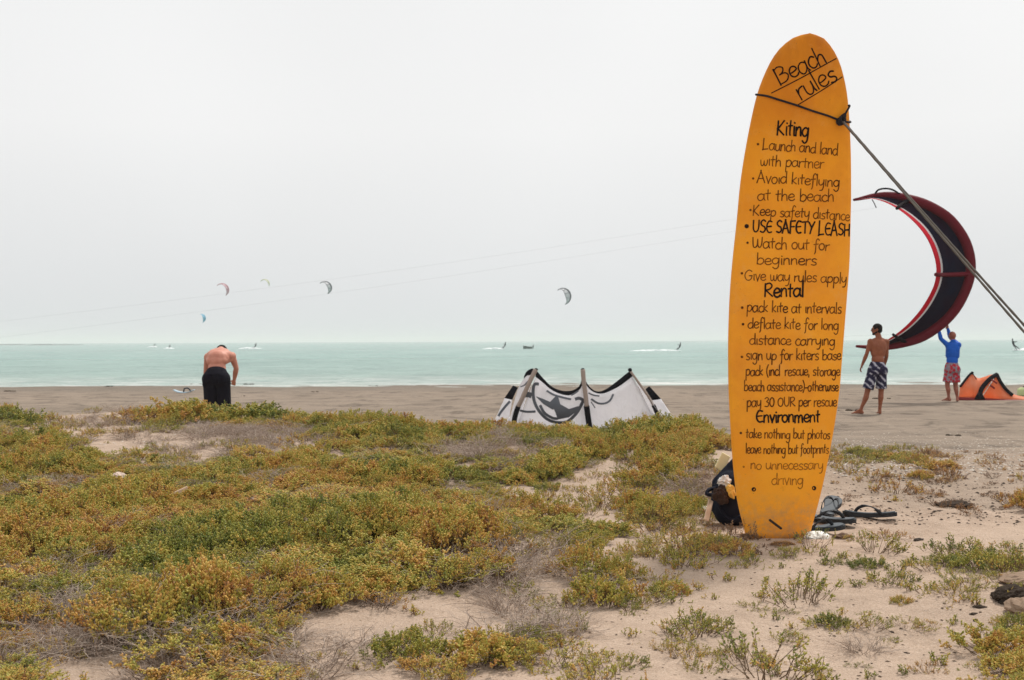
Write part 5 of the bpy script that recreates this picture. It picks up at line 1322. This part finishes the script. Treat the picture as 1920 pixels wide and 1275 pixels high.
TUFTS = [(1555, 1172, .62, .9, 0, -.18, 'olive tuft alone on the sand below the surfboard foot'), (1255, 1112, .75, .8, 1, 0, 'dense rusty shrub at the edge of the bright sand under the surfboard'),
 (1410, 1140, .62, .7, 5, -.1, 'loose green tuft directly below the surfboard, left of the olive one'), (1462, 1150, .5, .7, 6, -.15, 'small thin tuft between the two tufts below the surfboard'),
 (1690, 1130, .42, .9, 2, .25, 'brown-topped tuft standing alone in the middle of the right-hand sand'), (1628, 1152, .45, .5, 5, -.2, 'flat green tuft left of the brown-topped one'),
 (1740, 1178, .55, .8, 6, .1, 'thin tuft low on the right of the brown-topped one'), (1665, 1205, .5, .7, 7, -.1, 'sparse tuft just below the brown-topped one'),
 (1870, 1225, .85, .9, 1, -.12, 'big green and brown shrub in the lower right corner under the sand lumps'), (1905, 1180, .6, .9, 0, -.2, 'green shrub touching the sand lumps at the right edge'),
 (760, 1235, .70, 1.15, 2, .0, 'rounded olive shrub standing in the bright sand at bottom centre-left'), (905, 1240, .72, .95, 3, .08, 'rusty-green shrub on the sand right of the rounded olive one'),
 (815, 1190, .5, 1.1, 5, 0, 'leggy tuft behind and between the two bottom centre shrubs'), (1000, 1215, .6, .9, 6, -.08, 'thin green shrub right of the rusty-green one at bottom centre'),
 (1235, 1215, .6, .9, 7, .1, 'thin straggly shrub at the bottom between the centre and the surfboard'), (1440, 1240, .55, .8, 5, -.1, 'loose tuft near the bottom edge below the surfboard'),
 (1345, 1230, .5, .9, 6, 0, 'small loose tuft at the bottom, left of the one below the surfboard'), (1525, 1262, .5, .8, 7, -.1, 'sparse tuft cut by the bottom edge below the olive tuft'),
 (1610, 1250, .4, .7, 5, -.2, 'little flat green tuft near the bottom right, alone'), (1745, 1262, .45, 1.3, 6, .35, 'upright brown weed at the bottom edge right of the little flat tuft'),
 (1560, 1055, .45, .8, 5, -.22, 'first green tuft of the row right of the surfboard foot'), (1625, 1062, .55, .8, 2, -.22, 'second green tuft of the row right of the surfboard foot'),
 (1830, 1065, .75, .8, 4, -.22, 'largest bright green tuft in the row on the right'), (1770, 1058, .6, .8, 0, -.22, 'bright green tuft left of the largest in the row on the right'),
 (1890, 1062, .55, .9, 3, -.2, 'bright green tuft right of the largest in the row on the right'), (1465, 1022, .32, .5, 1, .5, 'reddish-brown dried weed at the very foot of the surfboard'), (1410, 1008, .36, .6, 3, .5, 'reddish-brown dried weed at the left foot of the surfboard'),
 (1335, 1022, .75, .75, 2, .0, 'olive shrub in front of the black bag'), (1378, 1040, .62, .7, 4, .0, 'olive shrub between the bag and the foot of the surfboard')]
for t in TUFTS: shrub(*t, grp=SG)
CREST = [(262, 792, 1.5, .75, 0, .12), (335, 790, 1.7, .9, 1, .05), (405, 790, 1.6, .95, 2, -.15), (470, 792, 1.7, .85, 3, -.12), (535, 795, 1.4, .65, 4, .0), (628, 792, 1.4, .8, 0, -.05), (700, 795, 1.3, .7, 1, .15),
         (20, 800, 1.8, .95, 2, -.12), (845, 806, 1.2, .6, 3, .4), (1110, 822, 1.2, .9, 4, -.12), (1180, 822, 1.3, .95, 0, -.12), (1240, 826, 1.3, .95, 1, -.1), (1610, 850, 1.1, .8, 2, -.1), (1665, 862, .9, .6, 3, .1), (1760, 880, .9, .6, 1, .35)]
CL = ['low brownish shrub at the left end of the strip behind which the bending man stands', 'wide brownish shrub in the strip left of the bending man', 'yellow-green shrub directly below the bending man', 'yellow-green shrub just right of the bending man', 'flat shrub at the right end of the strip by the bending man',
      'shrub on the crest right of the gap beside the bending man\'s strip', 'brown-tinged low shrub on the crest, last before the open beach', 'green shrub on the crest at the far left edge', 'flat reddish shrub on the crest left of the white kite', 'green shrub in front of the white kite\'s middle strut', 'tall green shrub in front of the white kite\'s right panel', 'green shrub in front of the white kite\'s right tip',
      'green shrub on the bank immediately right of the surfboard', 'low rusty shrub on the bank right of the surfboard, second one', 'brown dry shrub on the bank right of the surfboard, third one']
for t, l_ in zip(CREST, CL): shrub(*t, l_, grp=CG, dmin=6)
KEEP2 = list(KEEP)
scatter_cover()
shr = [p for p in pts if p[3] < 10]; dry = [p for p in pts if p[3] >= 10]
print('cover instances', len(shr), len(dry))
gn_scatter('shrub_cover', shr, 'mat of low olive and orange succulent shrubs covering the dune')
gn_scatter('dry_brushwood', dry, 'grey-brown tangles of dead twigs between the shrubs')
for t_ in bpy.data.objects: pass

SHM = simple('dull_shell', (.60, .54, .47), .9, .25, 30, spec=.05)
# shell grit and plant litter strewn on the sand
def litter(name, n, lab, mat, zone, size, seed):
    rng.seed(seed); V, F, T = [], [], []
    c = 0
    while c < n:
        px, py = zone(); g_ = G(px, py, 2.5)
        s = rng.uniform(*size); th = rng.uniform(0, 6.28); i = len(V); h = s*rng.uniform(.15, .5)
        a = Vector((math.cos(th), math.sin(th), 0))*s; b = Vector((-a.y, a.x, 0))*rng.uniform(.4, .8)
        V += [g_+a+Vector((0, 0, .001)), g_+b+Vector((0, 0, h*.6)), g_-a+Vector((0, 0, .001)), g_-b-Vector((0, 0, .001)), g_+Vector((0, 0, h))]
        F += [(i, i+1, i+4), (i+1, i+2, i+4), (i+2, i+3, i+4), (i+3, i, i+4)]; c += 1
    o = mobj(name, V, F, mat, None, False); tag(o, lab, kind='stuff')
litter('shell_fragments', 1500, 'pale broken shells strewn over the sand right of the surfboard', SHM, lambda: (rng.uniform(1560, 1935), 805+70*rng.random()+(25*rng.random())), (.006, .020), 5)
litter('shell_fragments', 500, 'white shell crumbs on the bare pink sand at the crest', SHM, lambda: (rng.uniform(60, 760), rng.uniform(785, 838)), (.005, .018), 6)
litter('plant_litter', 800, 'dark scraps of dead plants strewn over the right-hand sand', simple('dead_scraps', (.085, .055, .035), .95, .4, 40), lambda: (rng.uniform(1080, 1935), rng.uniform(850, 1280)), (.0025, .010), 8)
litter('plant_litter', 900, 'dark scraps of dead plants scattered thickly over the trampled bank', simple('dark_scraps', (.05, .032, .022), .95, .4, 40), lambda: (rng.uniform(1555, 1935), rng.uniform(845, 985)), (.004, .017), 12)
litter('plant_litter', 350, 'scraps of dead plants on the bare sand at bottom left', simple('pale_scraps', (.30, .20, .12), .95, .4, 40), lambda: (rng.uniform(0, 1000), rng.uniform(1120, 1280)), (.002, .006), 9)
# dry weeds lying over the right-hand bank
rng.seed(77); wpt = []
for _ in range(45):
    px, py = rng.uniform(1560, 1930), rng.uniform(842, 975)
    if float(sns(px/50, py/16, 1.1, 51)) < -.05: continue
    g_ = G(px, py); s = rng.uniform(.2, .45)
    if any((g_.x-a)**2+(g_.y-b)**2 < c*c for a, b, c in KEEP): continue
    wpt.append((tuple(g_), (0, 0, rng.uniform(0, 6.28)), (s, s, s*rng.uniform(.5, .9)), rng.randrange(5, 8), rng.uniform(.45, .8)))
for _ in range(70):
    px, py = rng.uniform(1180, 1370), rng.uniform(870, 1000); g_ = G(px, py); s = rng.uniform(.3, .6)
    wpt.append((tuple(g_), (0, 0, rng.uniform(0, 6.28)), (s, s, s*.7), rng.randrange(5, 8), rng.uniform(.1, .6)))
gn_scatter('dry_weeds', wpt, 'reddish-brown dried weeds creeping over the sandy bank beside the surfboard')

# ================================================================== HAZE
mb = MB(); mb.box((0, 0, 0), 25600, 25600, 1); hz = mb.build('haze', (), None, False)
hz.scale = (1, 1, 20.5); hz.location = (0, 0, -2.4+10.25); hz['kind'] = 'stuff'; hz['label'] = 'pale sea haze in the air over the whole bay'
m = bpy.data.materials.new('haze_air'); m.use_nodes = True; t = m.node_tree; t.nodes.remove(t.nodes['Principled BSDF'])
pv = t.nodes.new('ShaderNodeVolumePrincipled'); pv.inputs['Color'].default_value = (1, .985, .98, 1); pv.inputs['Density'].default_value = .00045; pv.inputs['Anisotropy'].default_value = .0
t.links.new(pv.outputs[0], t.nodes['Material Output'].inputs['Volume']); hz.data.materials.append(m)
